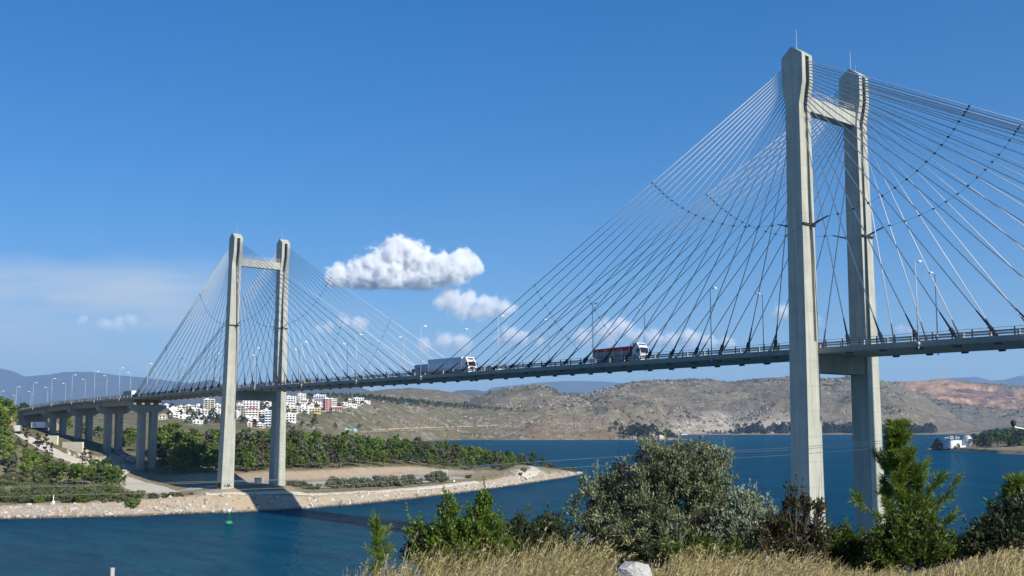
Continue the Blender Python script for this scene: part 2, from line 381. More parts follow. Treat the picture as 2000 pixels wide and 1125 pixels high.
# ------------------------------------------------------------------ the near peninsula
def g(py, D): return (D, zat(py, D))
def col(px, sy, rest):
    Ds = dat(sy, 0); out = [(Ds-22, -3.0), (Ds, 0.0)]
    for q in rest:
        if q[0] == 's': out.append(g(q[2], Ds+q[1]))
        elif q[0] == 'z': out.append((q[1], q[2]))
        else: out.append(g(q[1], q[2]))
    return (px, out)
PCOL = [
 col(-320, 1024, [('s', 10, 998), ('z', 325, 4.5), ('z', 350, 10.5), ('z', 375, 18), ('z', 420, 25), ('z', 520, 29), ('z', 640, 31)]),
 col(0, 1012, [('s', 9, 986), ('z', 334, 4.6), ('z', 357, 10.5), ('z', 379, 18), ('z', 420, 24.6), ('z', 520, 28), ('z', 640, 30)]),
 col(100, 1010, [('s', 9, 982), ('z', 345, 4.6), ('z', 371, 9.6), ('z', 405, 15), ('z', 425, 18.6), ('z', 495, 23), ('z', 640, 27)]),
 col(165, 1009, [('s', 9, 980), ('z', 350, 4.6), ('z', 374, 8.8), ('z', 405, 12.8), ('z', 430, 15.5), ('z', 463, 20), ('z', 640, 22)]),
 col(221, 1008, [('s', 9, 977), ('z', 348, 4.6), ('z', 385, 7), ('z', 419, 10.5), ('z', 433, 15.0), ('z', 470, 17), ('z', 620, 20)]),
 col(287, 1006, [('s', 9, 974), ('z', 345, 4.5), ('z', 380, 6.2), ('z', 398, 8.2), ('z', 408, 8.8), ('z', 470, 16.5), ('z', 620, 18)]),
 col(345, 1003, [('s', 8, 969), ('z', 338, 4.8), ('z', 361, 5.5), ('z', 373, 8.5), ('z', 420, 13), ('z', 480, 18), ('z', 620, 14)]),
 col(412, 1001, [('s', 7, 965), ('z', 331, 6.0), ('z', 362, 6.4), ('z', 372, 9.2), ('z', 420, 12), ('z', 480, 16), ('z', 620, 10)]),
 col(437, 1001, [('s', 7, 965), ('z', 332, 6.5), ('z', 362, 6.6), ('z', 372, 9.2), ('z', 420, 12), ('z', 480, 16), ('z', 620, 10)]),
 col(537, 997, [('s', 7, 966), ('z', 341, 6.8), ('z', 372, 6.5), ('z', 380, 9.6), ('z', 430, 12.5), ('z', 480, 15), ('z', 620, 6)]),
 col(560, 995.5, [('s', 7, 966), ('z', 343, 6.5), ('z', 376, 6.4), ('z', 384, 9.6), ('z', 430, 12.3), ('z', 480, 15), ('z', 620, 6)]),
 col(600, 993, [('s', 7, 968), ('z', 347, 4.4), ('z', 385, 6.2), ('z', 392, 9.3), ('z', 430, 12), ('z', 480, 14), ('z', 620, 5)]),
 col(700, 985, [('s', 8, 963), ('z', 372, 4.1), ('z', 405, 6.2), ('z', 412, 9.6), ('z', 440, 12), ('z', 490, 13), ('z', 620, 3)]),
 col(800, 975, [('s', 9, 957), ('z', 395, 3.9), ('z', 430, 5.7), ('z', 438, 9.2), ('z', 465, 11), ('z', 510, 11.5), ('z', 610, 1)]),
 col(900, 963, [('s', 9, 946), ('z', 425, 3.7), ('z', 450, 5.1), ('z', 458, 6.3), ('z', 490, 8), ('z', 540, 7), ('z', 605, -1)]),
 col(960, 955, [('s', 11, 937), ('z', 455, 4.4), ('z', 465, 5.1), ('z', 475, 5.8), ('z', 500, 6.2), ('z', 545, 5), ('z', 600, -1)]),
 col(1010, 948, [('s', 14, 926), ('z', 485, 5.6), ('z', 500, 6.6), ('z', 510, 7.2), ('z', 520, 7), ('z', 545, 5), ('z', 592, -1)]),
 col(1050, 942, [('s', 10, 929), ('z', 505, 4.3), ('z', 515, 5.2), ('z', 525, 5.8), ('z', 535, 5.4), ('z', 550, 3), ('z', 582, -1)]),
 col(1100, 935, [('s', 7, 928.5), ('z', 534, 2.5), ('z', 540, 3.2), ('z', 545, 3), ('z', 552, 2), ('z', 560, 0.5), ('z', 571, -1)]),
 col(1141, 927, [('z', 567, 0.25), ('z', 568, 0.2), ('z', 569, 0.1), ('z', 570, 0), ('z', 570.5, -0.1), ('z', 571, -0.5), ('z', 572, -1)]),
 col(1165, 925, [('z', 572, -1), ('z', 573, -1), ('z', 574, -1), ('z', 575, -1), ('z', 576, -1), ('z', 577, -1), ('z', 578, -1.5)]),
]
PEN = Strip(PCOL, np.arange(-320, 1165.1, 2.5), [3, 10, 8, 10, 6, 12, 10, 12], sm=6,
            noise=[(2.2, 0.8, 4, 0, (0, .5, 1, .35, .25, .6, .6, .5, 0)), (14, 1.2, 3, 0, (0, .15, .3, .25, .25, .9, 1, 1, 0))])
tt = np.broadcast_to(PEN.t[None, :], PEN.Z.shape); pp = np.broadcast_to(PEN.px[:, None], PEN.Z.shape)
bank = np.clip(np.minimum((tt-0.9)*6, (2.06-tt)*8), 0, 1)
headland = np.clip((pp-985)/25, 0, 1)*np.clip((3.6-tt)*2, 0, 1); bank = np.maximum(bank, headland*np.clip(fbm(PEN.X/5, PEN.Y/5, 3, 4)*5+0.8, 0, 1))
mound = np.clip(1-np.abs(pp-425)/55, 0, 1)*np.clip((3.1-tt)*6, 0, 1)*np.clip((tt-1)*4, 0, 1)
bank = np.maximum(bank, np.clip(mound*2, 0, .75))
cut = np.clip(np.minimum((tt-3.95)*8, (5.1-tt)*7), 0, 1)*np.clip((pp-330)/40, 0, 1)*np.clip((905-pp)/40, 0, 1)
terr = np.clip((230-np.abs(pp-215))/30-5, 0, 1)*np.clip((tt-4.2)*4, 0, 1)*np.clip((6.2-tt)*4, 0, 1); bank = np.maximum(bank, terr*np.clip(fbm(PEN.X/9, PEN.Y/9, 3, 8)*4+0.3, 0, 1))
grass = np.clip((tt-4.9)*3, 0, 1)+np.clip((tt-2)*3, 0, .7)*np.clip((235-pp)/30, 0, 1)+.6*np.clip((tt-2.3)*3, 0, 1)*np.clip((3.3-tt)*3, 0, 1)*np.clip((pp-560)/30, 0, 1)
wet = np.clip(1.3-np.abs(PEN.Z-0.05)/0.6, 0, 1)*(PEN.Z > -1)
tag(PEN.mesh('peninsula_ground', M['shore_ground'], dict(bank=bank, cut=cut, grass=np.clip(grass, 0, 1), wet=wet)), kind='structure')
# roads draped on the peninsula
M['dirt_road'] = ground_mat('dirt_road', [(0.54, 0.48, 0.39), (0.62, 0.56, 0.47), (0.48, 0.42, 0.33)], scales=(0.15, 0.8, 6), bump=0.3, bdist=0.05)
M['paved_road'] = ground_mat('paved_road', [(0.36, 0.34, 0.31), (0.43, 0.41, 0.37), (0.33, 0.31, 0.28)], scales=(0.1, 0.6, 5), bump=0.2, bdist=0.03)
def road(name, strip, pts, width, material, seg=40, lift=0.12, cross=7):
    """pts: world xy points; a sheet that follows the ground"""
    P = [Vector((p[0], p[1])) for p in pts]; L = [0]
    for a, b in zip(P, P[1:]): L.append(L[-1]+(b-a).length)
    s = np.linspace(0, L[-1], seg); X = np.interp(s, L, [p.x for p in P]); Y = np.interp(s, L, [p.y for p in P])
    X = gsm(X[:, None], seg/28)[:, 0]; Y = gsm(Y[:, None], seg/28)[:, 0]
    tx = np.gradient(X); ty = np.gradient(Y); l = np.hypot(tx, ty); nx, ny = -ty/l, tx/l
    wv = width if np.isscalar(width) else np.interp(s, np.linspace(0, L[-1], len(width)), width)
    wv = np.broadcast_to(wv, s.shape)*(1+0.18*fbm(s/6, s*0+3, 3, 5))
    mb = MB(); vs = []
    for i in range(seg):
        row = []
        for j in range(cross):
            o = (j/(cross-1)-0.5)*wv[i]; x, y = X[i]+nx[i]*o, Y[i]+ny[i]*o; row.append((x, y, strip.zxy(x, y)))
        zs = [r[2] for r in row]; zm = sum(zs)/cross
        for j, r in enumerate(row):
            e = 0 if 0 < j < cross-1 else -0.25
            vs.append((r[0], r[1], max(r[2], 0.5*(r[2]+zm))+lift+e))
    fs = [(i*cross+j, (i+1)*cross+j, (i+1)*cross+j+1, i*cross+j+1) for i in range(seg-1) for j in range(cross-1)]
    mb.add(vs, fs); return tag(mb.build(name, material, smooth=True), kind='structure')
def xy(p): return (p[0], p[1])
low = [PEN.on(px, dat(sy, 0)+dd) for px, sy, dd in ((388, 1001.5, 9), (437, 1001, 9), (500, 998.5, 9), (585, 994, 9.5), (713, 983.5, 10.5), (798, 975, 11.5), (866, 967.5, 12), (900, 963, 12), (935, 958.5, 13))]
road('dirt_road', PEN, low, [2.5, 3.5, 3.8, 3.8, 3.8, 3.8, 3.6, 2.5], M['dirt_road'], 150)
up = [PEN.on(px, D) for px, D in ((352, 349), (400, 346), (470, 352), (540, 360), (600, 367), (700, 390), (800, 414), (870, 434), (905, 441))]
road('paved_road', PEN, up, [10, 13, 17, 20, 22, 24, 22, 14, 6], M['paved_road'], 120, 0.1, 9)
ramp = [PEN.on(px, D) for px, D in ((225, 396), (240, 386), (262, 372), (285, 359), (312, 346), (345, 338))]
road('gravel_ramp', PEN, ramp, [5, 9, 12, 14, 12, 6], M['dirt_road'], 50)
hill = [PEN.on(px, D) for px, D in ((22, 432), (50, 424), (90, 414), (130, 405), (165, 399))]
road('hill_road', PEN, hill, [7, 8, 9, 9, 6], M['dirt_road'], 50, 0.3)
spit = [PEN.drape(px, py)[0] for px, py in ((1018, 931), (1035, 925), (1046, 918), (1040, 913), (1034, 911))]
road('headland_path', PEN, spit, [5, 6, 6, 5, 3], M['dirt_road'], 30, 0.25)
# ------------------------------------------------------------------ far hills
def hillcols(outline, ridgeD, foot, mid=(0.35, 0.42), back=400):
    """outline: (px, ridge row); foot: function px -> (D, z); profile bends through mid"""
    out = []
    for px, py in outline:
        rD = ridgeD(px) if callable(ridgeD) else ridgeD; rz = zat(py, rD); fD, fz = foot(px)
        fD = min(fD, rD-30)
        out.append((px, [(fD-60, fz-8), (fD, fz), (fD+(rD-fD)*mid[0], fz+(rz-fz)*mid[1]), (fD+(rD-fD)*0.72, fz+(rz-fz)*0.80), (rD, rz), (rD+back, rz-60)]))
    return out
def ip(*a): xs, ys = zip(*a); return lambda px: float(np.interp(px, xs, ys))
def hill(name, outline, ridgeD, foot, step, nv, material, noise=(), tint=None, sm=3, mid=(0.35, 0.42), back=400):
    s = Strip(hillcols(outline, ridgeD, foot, mid, back), np.arange(outline[0][0], outline[-1][0]+.1, step), nv, sm, noise)
    o = s.mesh(name, material, tint(s) if tint else None); tag(o, kind='structure'); return s
def ex_lime(n, col, a, b, c):
    t = n.attr('cliff'); st = n.noise(0.03, 5, 0.65, n.map((1, 1, 0.12)), 0.5)
    rk = n.mix(n.rng(st, 0.42, 0.6), (0.33, 0.29, 0.245), (0.46, 0.385, 0.29))
    rk = n.mix(n.rng(st, 0.34, 0.28), rk, (0.11, 0.09, 0.075))
    return n.mix(t, col, rk)
M['limestone'] = ground_mat('limestone_hill', [(0.135, 0.11, 0.070), (0.20, 0.165, 0.112), (0.26, 0.225, 0.165)], specks=[(0.06, 0.24, (0.06, 0.062, 0.04)), (0.085, 0.2, (0.36, 0.335, 0.30))], scales=(0.008, 0.035, 0.16), extra=ex_lime, bump=0.8, bdist=6)
def ex_q(n, col, a, b, c):
    t = n.attr('quarry'); st = n.noise(0.02, 5, 0.65, n.map((1, 1, 0.5)), 0.8)
    rk = n.mix(n.rng(st, 0.4, 0.6), (0.25, 0.165, 0.12), (0.46, 0.27, 0.16)); rk = n.mix(n.rng(st, 0.58, 0.68), rk, (0.55, 0.40, 0.27))
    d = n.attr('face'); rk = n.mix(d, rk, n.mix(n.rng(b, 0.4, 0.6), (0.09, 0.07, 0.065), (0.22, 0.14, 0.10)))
    return n.mix(t, col, rk)
M['quarry'] = ground_mat('quarry_hill', [(0.135, 0.12, 0.085), (0.185, 0.16, 0.12), (0.22, 0.19, 0.15)], specks=[(0.04, 0.28, (0.05, 0.06, 0.035))], scales=(0.006, 0.03, 0.12), extra=ex_q, bump=0.8, bdist=6)
M['grass_hill'] = ground_mat('dry_grass_hill', [(0.10, 0.105, 0.045), (0.21, 0.165, 0.105), (0.27, 0.235, 0.175)], specks=[(0.09, 0.16, (0.45, 0.42, 0.36)), (0.05, 0.17, (0.05, 0.06, 0.025))], scales=(0.012, 0.05, 0.3), bump=0.6, bdist=3)
M['knoll'] = ground_mat('knoll_ground', [(0.18, 0.135, 0.08), (0.27, 0.20, 0.12), (0.31, 0.265, 0.20)], specks=[(0.09, 0.2, (0.48, 0.45, 0.4)), (0.06, 0.16, (0.06, 0.065, 0.03))], scales=(0.012, 0.05, 0.3), bump=0.7, bdist=3)
M['far_hill'] = ground_mat('far_hill', [(0.075, 0.085, 0.065), (0.115, 0.11, 0.08), (0.15, 0.13, 0.10)], scales=(0.002, 0.008, 0.03), bump=0.7, bdist=30)
# distant mountains
nz = [(1600, 210, 5, 1, (0, .3, .8, .6, .08, .3))]
hill('mountains', [(-500, 728), (-300, 708), (-150, 700), (-60, 706), (0, 717), (22, 721), (48, 733), (96, 729), (128, 724), (176, 724), (224, 730), (272, 735), (336, 743), (420, 752), (520, 764), (700, 790)], 19500, lambda p: (15500, 30), 5, 8, M['far_hill'], nz)
hill('mountains', [(880, 800), (960, 757), (1020, 751), (1060, 747), (1110, 744), (1180, 746), (1260, 752), (1400, 770), (1500, 800)], 20000, lambda p: (16500, 30), 5, 8, M['far_hill'], nz)
hill('mountains', [(1640, 790), (1720, 765), (1796, 746), (1835, 742), (1870, 740), (1911, 739), (1935, 746), (1964, 744), (1988, 737), (2030, 733), (2120, 740), (2300, 752), (2500, 770)], 19000, lambda p: (15500, 30), 5, 8, M['far_hill'], nz)
nz = [(520, 66, 5, 1, (0, .3, .8, .6, .08, .3))]
hill('far_hill', [(290, 800), (326, 765), (345, 755), (370, 748), (395, 743), (412, 740), (424, 743), (440, 752), (470, 758), (495, 751), (515, 745), (535, 750), (570, 756), (610, 752), (650, 748), (690, 752), (740, 768), (800, 800)], 9500, lambda p: (7600, 15), 4, 8, M['far_hill'], nz)
hill('far_hill', [(820, 800), (860, 772), (895, 762), (927, 761), (950, 765), (985, 774), (1040, 778), (1080, 770), (1110, 766), (1140, 768), (1190, 780), (1230, 800)], 9800, lambda p: (7600, 15), 4, 8, M['far_hill'], nz)
nz = [(160, 26, 5, 1, (0, .3, .9, .8, .12, .3)), (40, 6, 3, 0, (0, .5, 1, 1, .4, .5))]
hill('limestone_hill', [(600, 800), (640, 778), (690, 767), (750, 760), (800, 757), (850, 760), (900, 769), (930, 776), (970, 785), (1020, 800)], 3600, lambda p: (2900, 10), 2, 14, M['limestone'], nz)
def nocliff(s): return dict(cliff=np.zeros_like(s.Z))
H3 = hill('limestone_hill', [(870, 812), (900, 792), (932, 774), (965, 763), (997, 757.5), (1030, 753), (1045, 751), (1058, 752), (1075, 758), (1095, 767), (1127, 772), (1160, 790), (1200, 815)], 3000, lambda p: (2450, 5), 2, 18, M['limestone'], nz, nocliff)
def cliffs(s):
    t = np.broadcast_to(s.t[None, :], s.Z.shape); p = np.broadcast_to(s.px[:, None], s.Z.shape)
    top = 1.92+0.22*np.sin(p/31)+0.15*np.sin(p/13+2)+fbm(s.X/60, s.Y/60, 4, 3)*1.3
    c = np.clip((top-t)*2.2, 0, 1)*np.clip((p-1305)/20, 0, 1)*np.clip((1620-p)/80, 0, 1)*np.clip(.85+fbm(s.X/25, s.Y/25, 3, 8)*1.6, 0, 1)
    return dict(cliff=c)
f4 = ip((1050, 2350), (1180, 2500), (1290, 2900), (1320, 3080), (1800, 3080))
H4 = hill('limestone_hill', [(1040, 812), (1080, 790), (1110, 776), (1150, 768), (1192, 755), (1225, 748), (1257, 744), (1306, 742.5), (1350, 741), (1371, 740), (1400, 744), (1420, 747), (1452, 744), (1480, 741), (1501, 739), (1543, 737), (1575, 738), (1602, 740), (1625, 741), (1645, 739), (1662, 735), (1685, 739), (1722, 744), (1765, 757), (1800, 775), (1850, 805), (1900, 832), (1960, 845)],
          ip((1040, 3300), (1200, 3700), (1350, 4100), (1960, 4100)), lambda p: (f4(p), 2.5), 1.6, 26, M['limestone'],
          [(190, 46, 5, 1, (0, .2, .9, .9, .12, .3)), (45, 9, 4, 0, (0, .5, 1, 1, .3, .5))], cliffs, mid=(0.16, 0.36))
# quarry hill: benches cut into the slope
qo = [(1680, 760), (1722, 749), (1765, 748), (1796, 746.5), (1828, 745), (1857, 744), (1892, 746.5), (1924, 750), (1956, 753), (2000, 757), (2080, 762), (2200, 772), (2400, 790)]
qc = []
for px, py in qo:
    rD = 4900; rz = zat(py, rD); pr = [(3300, -4), (3420, 3), (3750, 40)]
    nb = 6
    for k in range(nb):
        z0 = 40+(rz-46-40)*k/nb; z1 = 40+(rz-46-40)*(k+1)/nb; D0 = 3780+(4650-3780)*k/nb; D1 = 3780+(4650-3780)*(k+1)/nb
        pr += [(D0+(D1-D0)*0.72, z0+3), (D1-4, z1)]
    pr += [(4700, rz-30), (rD, rz), (5400, rz-80)]
    qc.append((px, pr))
QH = Strip(qc, np.arange(1680, 2400.1, 1.6), [4, 6]+[2, 5]*6+[2, 8, 8, 4], 4)
pr_t = QH.t; pq = np.broadcast_to(QH.px[:, None], QH.Z.shape); tq = np.broadcast_to(pr_t[None, :], QH.Z.shape)
smoothZ = np.stack([np.interp(QH.D[i], [3300, 3420, 3750, 4650, 4900, 5400], [-4, 3, 40, QH.Z[i, -14], np.interp(15.99, pr_t, QH.Z[i]) if False else QH.Z[i].max(), QH.Z[i, -1]]) for i in range(len(QH.px))])
edge = fbm(QH.X/150, QH.Y/150, 4, 11)
inq = np.clip((pq-1755-(QH.Z.max()-QH.Z)*0.0+edge*60)/18, 0, 1)*np.clip((2110-pq+edge*80)/40, 0, 1)
lowq = 45+np.interp(pq, [1740, 1800, 1860, 1915, 2000], [115, 85, 45, 15, 25])+edge*25
topq = np.interp(pq, [1740, 1800, 1860, 1900, 1930, 1980, 2050, 2400], [250, 250, 245, 215, 185, 160, 140, 130])+edge*25
inq = inq*np.clip((QH.Z-lowq)/10, 0, 1)*np.clip((topq-QH.Z)/8, 0, 1)
QH.Z = QH.Z*inq+smoothZ*(1-inq)+fbm(QH.X/45, QH.Y/45, 4, 5)*(10+16*inq)*np.clip(tq-1, 0, 1)*np.clip((18-tq)/2, 0, 1)+(0.25-np.abs(fbm(QH.X/170, QH.Y/170, 4, 9))*2)*24*np.clip(tq-1, 0, 1)*(1-inq)*np.clip((17-tq)/3, 0, 1)
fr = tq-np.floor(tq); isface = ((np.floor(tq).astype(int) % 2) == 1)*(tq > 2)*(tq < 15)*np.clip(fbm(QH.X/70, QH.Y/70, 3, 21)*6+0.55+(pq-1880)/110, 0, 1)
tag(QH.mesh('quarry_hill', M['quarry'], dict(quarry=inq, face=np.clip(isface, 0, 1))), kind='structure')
# hillside with the town and the pine ridge, knoll by the water
H1o = [(-320, 800), (100, 800), (330, 793), (400, 788), (470, 782), (520, 776), (560, 773), (640, 772), (680, 774), (720, 779), (760, 783), (800, 787), (850, 790), (900, 793), (960, 797), (1000, 799.5), (1025, 802), (1042, 806), (1060, 812), (1085, 823), (1120, 833), (1170, 845), (1240, 856)]
fD1 = ip((-320, 850), (330, 900), (600, 1250), (700, 1500), (780, 1750), (880, 2000), (1240, 1990)); fz1 = ip((-320, 22), (600, 15), (780, 3), (880, 0.3), (1240, 0.3))
H1 = hill('town_hillside', H1o, ip((-320, 1500), (330, 1600), (450, 1650), (560, 1800), (720, 2050), (800, 2200), (900, 2350), (1240, 2350)), lambda p: (fD1(p), fz1(p)), 2, 18, M['grass_hill'],
          [(60, 7, 4, 0, (0, .1, .8, .8, .1, .5)), (15, 2, 3, 0, (0, .3, 1, 1, .4, .5))], sm=5)
H2 = hill('knoll', [(960, 860), (985, 850), (1013, 834), (1035, 822), (1058, 814), (1085, 810.5), (1118, 810), (1160, 816), (1195, 826), (1226, 838), (1262, 847), (1300, 853), (1325, 858), (1345, 861)], ip((960, 2080), (1118, 2250), (1345, 2000)), lambda p: (1965 if p < 1290 else 1940, 0.3), 2, 16, M['knoll'],
          [(40, 6, 4, 0, (0, .2, 1, 1, .15, .5)), (10, 2, 3, 0, (0, .5, 1, 1, .4, .5))], sm=3, back=150)
# right headland and the flat shore below the big hill
M['spit'] = ground_mat('spit_ground', [(0.22, 0.17, 0.10), (0.33, 0.27, 0.18), (0.14, 0.13, 0.055)], specks=[(0.2, 0.2, (0.4, 0.36, 0.3))], scales=(0.03, 0.15, 1.0), bump=0.5, bdist=0.6)
def sp(px, sy, *r): D = dat(sy, 0); return (px, [(D-15, -2), (D, 0), (D+8, r[0]), (D+40, r[1]), (D+110, r[2]), (D+380, r[3])])
SPIT = Strip([sp(1805, 881, -.5, -.5, -1, -2), sp(1822, 881.5, .8, 1, .5, -2), sp(1850, 882, 2.6, 3.4, 3, 1), sp(1900, 885, 3, 3.8, 5, 6), sp(1950, 888.5, 3, 4.5, 7, 9), sp(2000, 890.5, 3, 5, 9, 12), sp(2150, 897, 3, 5, 10, 14)], np.arange(1805, 2150.1, 3), [3, 5, 6, 6, 6], 4, [(8, 1.2, 3, 0, (0, .4, 1, .7, 1, 1))])
tag(SPIT.mesh('headland_ground', M['spit']), kind='structure')
def flat(px, D): return (px, [(D-20, -2), (D, 0.2), (D+12, 1.6), (D+60, 2.5), (D+140, 6)])
FLAT = Strip([flat(1300, 3030), flat(1450, 3030), flat(1700, 3000), flat(1800, 2960), flat(1900, 2900), flat(2100, 2850)], np.arange(1300, 2100.1, 4), [3, 3, 4, 4], 4, [(30, 2, 3, 0, (0, .3, 1, 1, 1))])
tag(FLAT.mesh('far_shore', M['spit']), kind='structure')
# foreground slope under the photographer
def fg(px, *zz): return (px, [(D, CZ-d) for D, d in zip((0.6, 4, 8, 11, 14, 18, 26, 45, 80, 120), zz)])
FG = Strip([fg(-1500, 1.8, 2.2, 3.0, 4.2, 5.6, 7.5, 11, 17, 25, 30), fg(0, 1.8, 1.9, 2.25, 3.0, 4.0, 5.8, 9.5, 17, 25, 30), fg(450, 1.75, 1.8, 1.95, 2.35, 3.0, 4.6, 8, 16, 25, 30), fg(700, 1.7, 1.75, 1.85, 2.1, 2.55, 3.7, 7, 15, 25, 30),
            fg(1200, 1.7, 1.72, 1.75, 1.9, 2.2, 2.9, 5.5, 13, 24, 30), fg(1650, 1.65, 1.65, 1.65, 1.75, 2.0, 2.6, 5, 12, 24, 30), fg(1900, 1.6, 1.55, 1.42, 1.5, 1.75, 2.4, 5, 12, 24, 30), fg(2050, 1.55, 1.5, 1.3, 1.42, 1.8, 2.4, 5, 12, 24, 30), fg(3400, 1.3, 1.2, 1.2, 1.3, 1.6, 2.4, 5, 12, 24, 30)],
           np.arange(-1500, 3400.1, 20), [4, 6, 6, 6, 6, 8, 8, 6, 4], 4, [(0.7, 0.12, 3, 0, (0, .5, 1, 1, 1, 1, 1, 1, 1, 1)), (5, 0.35, 3, 0, (0, 0, .2, .5, 1, 1, 2, 3, 3, 3))])
M['dry_ground'] = ground_mat('dry_ground', [(0.22, 0.16, 0.09), (0.33, 0.25, 0.15), (0.16, 0.13, 0.06)], specks=[(6, 0.2, (0.42, 0.37, 0.3))], scales=(0.6, 3, 20), bump=0.6, bdist=0.04)
tag(FG.mesh('foreground_ground', M['dry_ground']), kind='structure')
# ------------------------------------------------------------------ the bridge
DX = [-420, -300, -255, -200, -171, -132, -90, -50, 0, 215, 320]; DZ = [27.5, 32.3, 34.3, 36.2, 36.75, 37.05, 37.35, 37.8, 38.08, 38.08, 37.9]
def dz(x): return float(np.interp(x, DX, DZ))
XS = [x for x in range(-255, 316, 5)]
bridge = empty('cable_stayed_bridge', (0, 0, 0))
tag(bridge, 'long concrete cable-stayed bridge with two H-shaped pylons and fans of stays over the strait', 'bridge')
HW = 7.35
def along(name, xs, prof, material, parent, smooth=False):
    """prof: list of (y, dz) closed outline swept along the deck"""
    mb = MB(); mb.loft([[(x, y, dz(x)+h) for y, h in prof] for x in xs]); return mb.build(name, material, parent, smooth)
xs_main = [x for x in XS if x >= -92]; xs_via = [-252]+[x for x in XS if -252 < x <= -95]+[-92]
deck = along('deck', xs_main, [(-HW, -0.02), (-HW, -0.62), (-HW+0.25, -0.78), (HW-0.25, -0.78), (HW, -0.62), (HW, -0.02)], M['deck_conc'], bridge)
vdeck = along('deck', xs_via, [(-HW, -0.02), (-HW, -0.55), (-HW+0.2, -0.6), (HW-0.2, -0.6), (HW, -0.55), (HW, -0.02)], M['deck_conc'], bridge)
along('carriageway', xs_main, [(-5.6, -0.012), (-5.6, 0.03), (0, 0.1), (5.6, 0.03), (5.6, -0.012)], M['asphalt'], deck)
along('carriageway', xs_via, [(-5.6, -0.012), (-5.6, 0.03), (0, 0.1), (5.6, 0.03), (5.6, -0.012)], M['asphalt'], vdeck)
for sy in (-1, 1):
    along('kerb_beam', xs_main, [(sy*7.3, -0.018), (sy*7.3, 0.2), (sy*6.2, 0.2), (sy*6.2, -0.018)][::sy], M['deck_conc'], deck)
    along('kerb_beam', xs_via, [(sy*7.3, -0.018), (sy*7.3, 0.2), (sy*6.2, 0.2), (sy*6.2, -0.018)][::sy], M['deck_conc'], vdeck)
# anchor blocks under the slab
A0, AS = 7.05, 5.853
fan = [A0+AS*k for k in range(18)]; side = [A0+AS*k for k in range(14)]+[88.2, 89.4, 90.6, 91.6]
def posts(parent, places, dims, m, name='post'):
    places = sorted(places, key=lambda p: (p[0]-CX)**2+(p[1]-CY)**2); b = MB(); b.box((0, 0, 0), dims); me = b.mesh(name, m)
    for p in places[:100]: link(name, me, parent).location = p
    if len(places) > 100:
        b = MB()
        for p in places[100:]: b.box(p, dims)
        tag(b.build(name+'s', m, parent), kind='stuff')
bl = []
for X0, sg in ((0, 1), (0, -1), (215, 1), (215, -1)):
    for d in (fan if (X0 == 0) == (sg == 1) else side[:15]):
        for sy in (-1, 1):
            x = X0+sg*d; bl.append((x, sy*6.9, dz(x)-0.9))
posts(deck, bl, (1.0, 0.45, 0.3), M['dark_steel'], 'anchor_block')
# railings and crash barriers
for sy in (-1, 1):
    mb = MB(); y = sy*7.15; x = -253.0
    for h, r in ((1.38, 0.035), (0.98, 0.06), (0.6, 0.06)):
        for a, b in zip(XS, XS[1:]): mb.tube((a, y, dz(a)+h), (b, y, dz(b)+h), r, n=4, cap=False)
    rl = mb.build('railing', M['rail'], bridge); posts(rl, [(x, y, dz(x)+0.8) for x in np.arange(-253, 312, 3.0)], (0.16, 0.12, 1.2), M['rail'])
    mb = MB(); y = sy*5.95; x = -252.0
    for h in (0.5, 0.85):
        for a, b in zip(XS, XS[1:]):
            yy = y-sy*0.12; mb.hexa([(a, yy-.03, dz(a)+h), (b, yy-.03, dz(b)+h), (b, yy+.03, dz(b)+h), (a, yy+.03, dz(a)+h)], [(a, yy-.03, dz(a)+h+.22), (b, yy-.03, dz(b)+h+.22), (b, yy+.03, dz(b)+h+.22), (a, yy+.03, dz(a)+h+.22)])
    bar = mb.build('crash_barrier', M['galv'], bridge); posts(bar, [(x, y, dz(x)+0.62) for x in np.arange(-252, 312, 4.0)], (0.3, 0.18, 0.84), M['tan_post'])
# pylons
ZT = 88.1
def leg_params(z):
    hx = np.interp(z, [-3, 6, 38, 78.3, 82, 86.5], [1.85, 1.75, 1.6, 1.3, 2.0, 2.0]); hy = np.interp(z, [-3, 6, 38, 78, 82, 88], [2.2, 2.05, 1.75, 1.55, 1.45, 1.42])
    yc = np.interp(z, [-3, 6, 88], [9.05, 8.98, 8.4]); return float(hx), float(hy), float(yc)
def leg_section(X0, sy, z, hx=None, groove=None, lean=0):
    h, hy, yc = leg_params(z); hx = h if hx is None else hx; gy = float(np.interp(z, [38, 76, 80], [7.95, 8.15, 8.42])); gw = 0.42 if z < 77 else 0.5
    d = 0.45 if groove is None else groove
    P = [(hx, yc-hy), (hx, gy-gw), (hx-d, gy-gw), (hx-d, gy+gw), (hx, gy+gw), (hx, yc+hy), (-hx, yc+hy), (-hx, gy+gw), (-hx+d, gy+gw), (-hx+d, gy-gw), (-hx, gy-gw), (-hx, yc-hy)]
    x0 = X0+lean*(z-47)/41
    P = [(x0+a, sy*b, z) for a, b in P]; return P if sy > 0 else P[::-1]
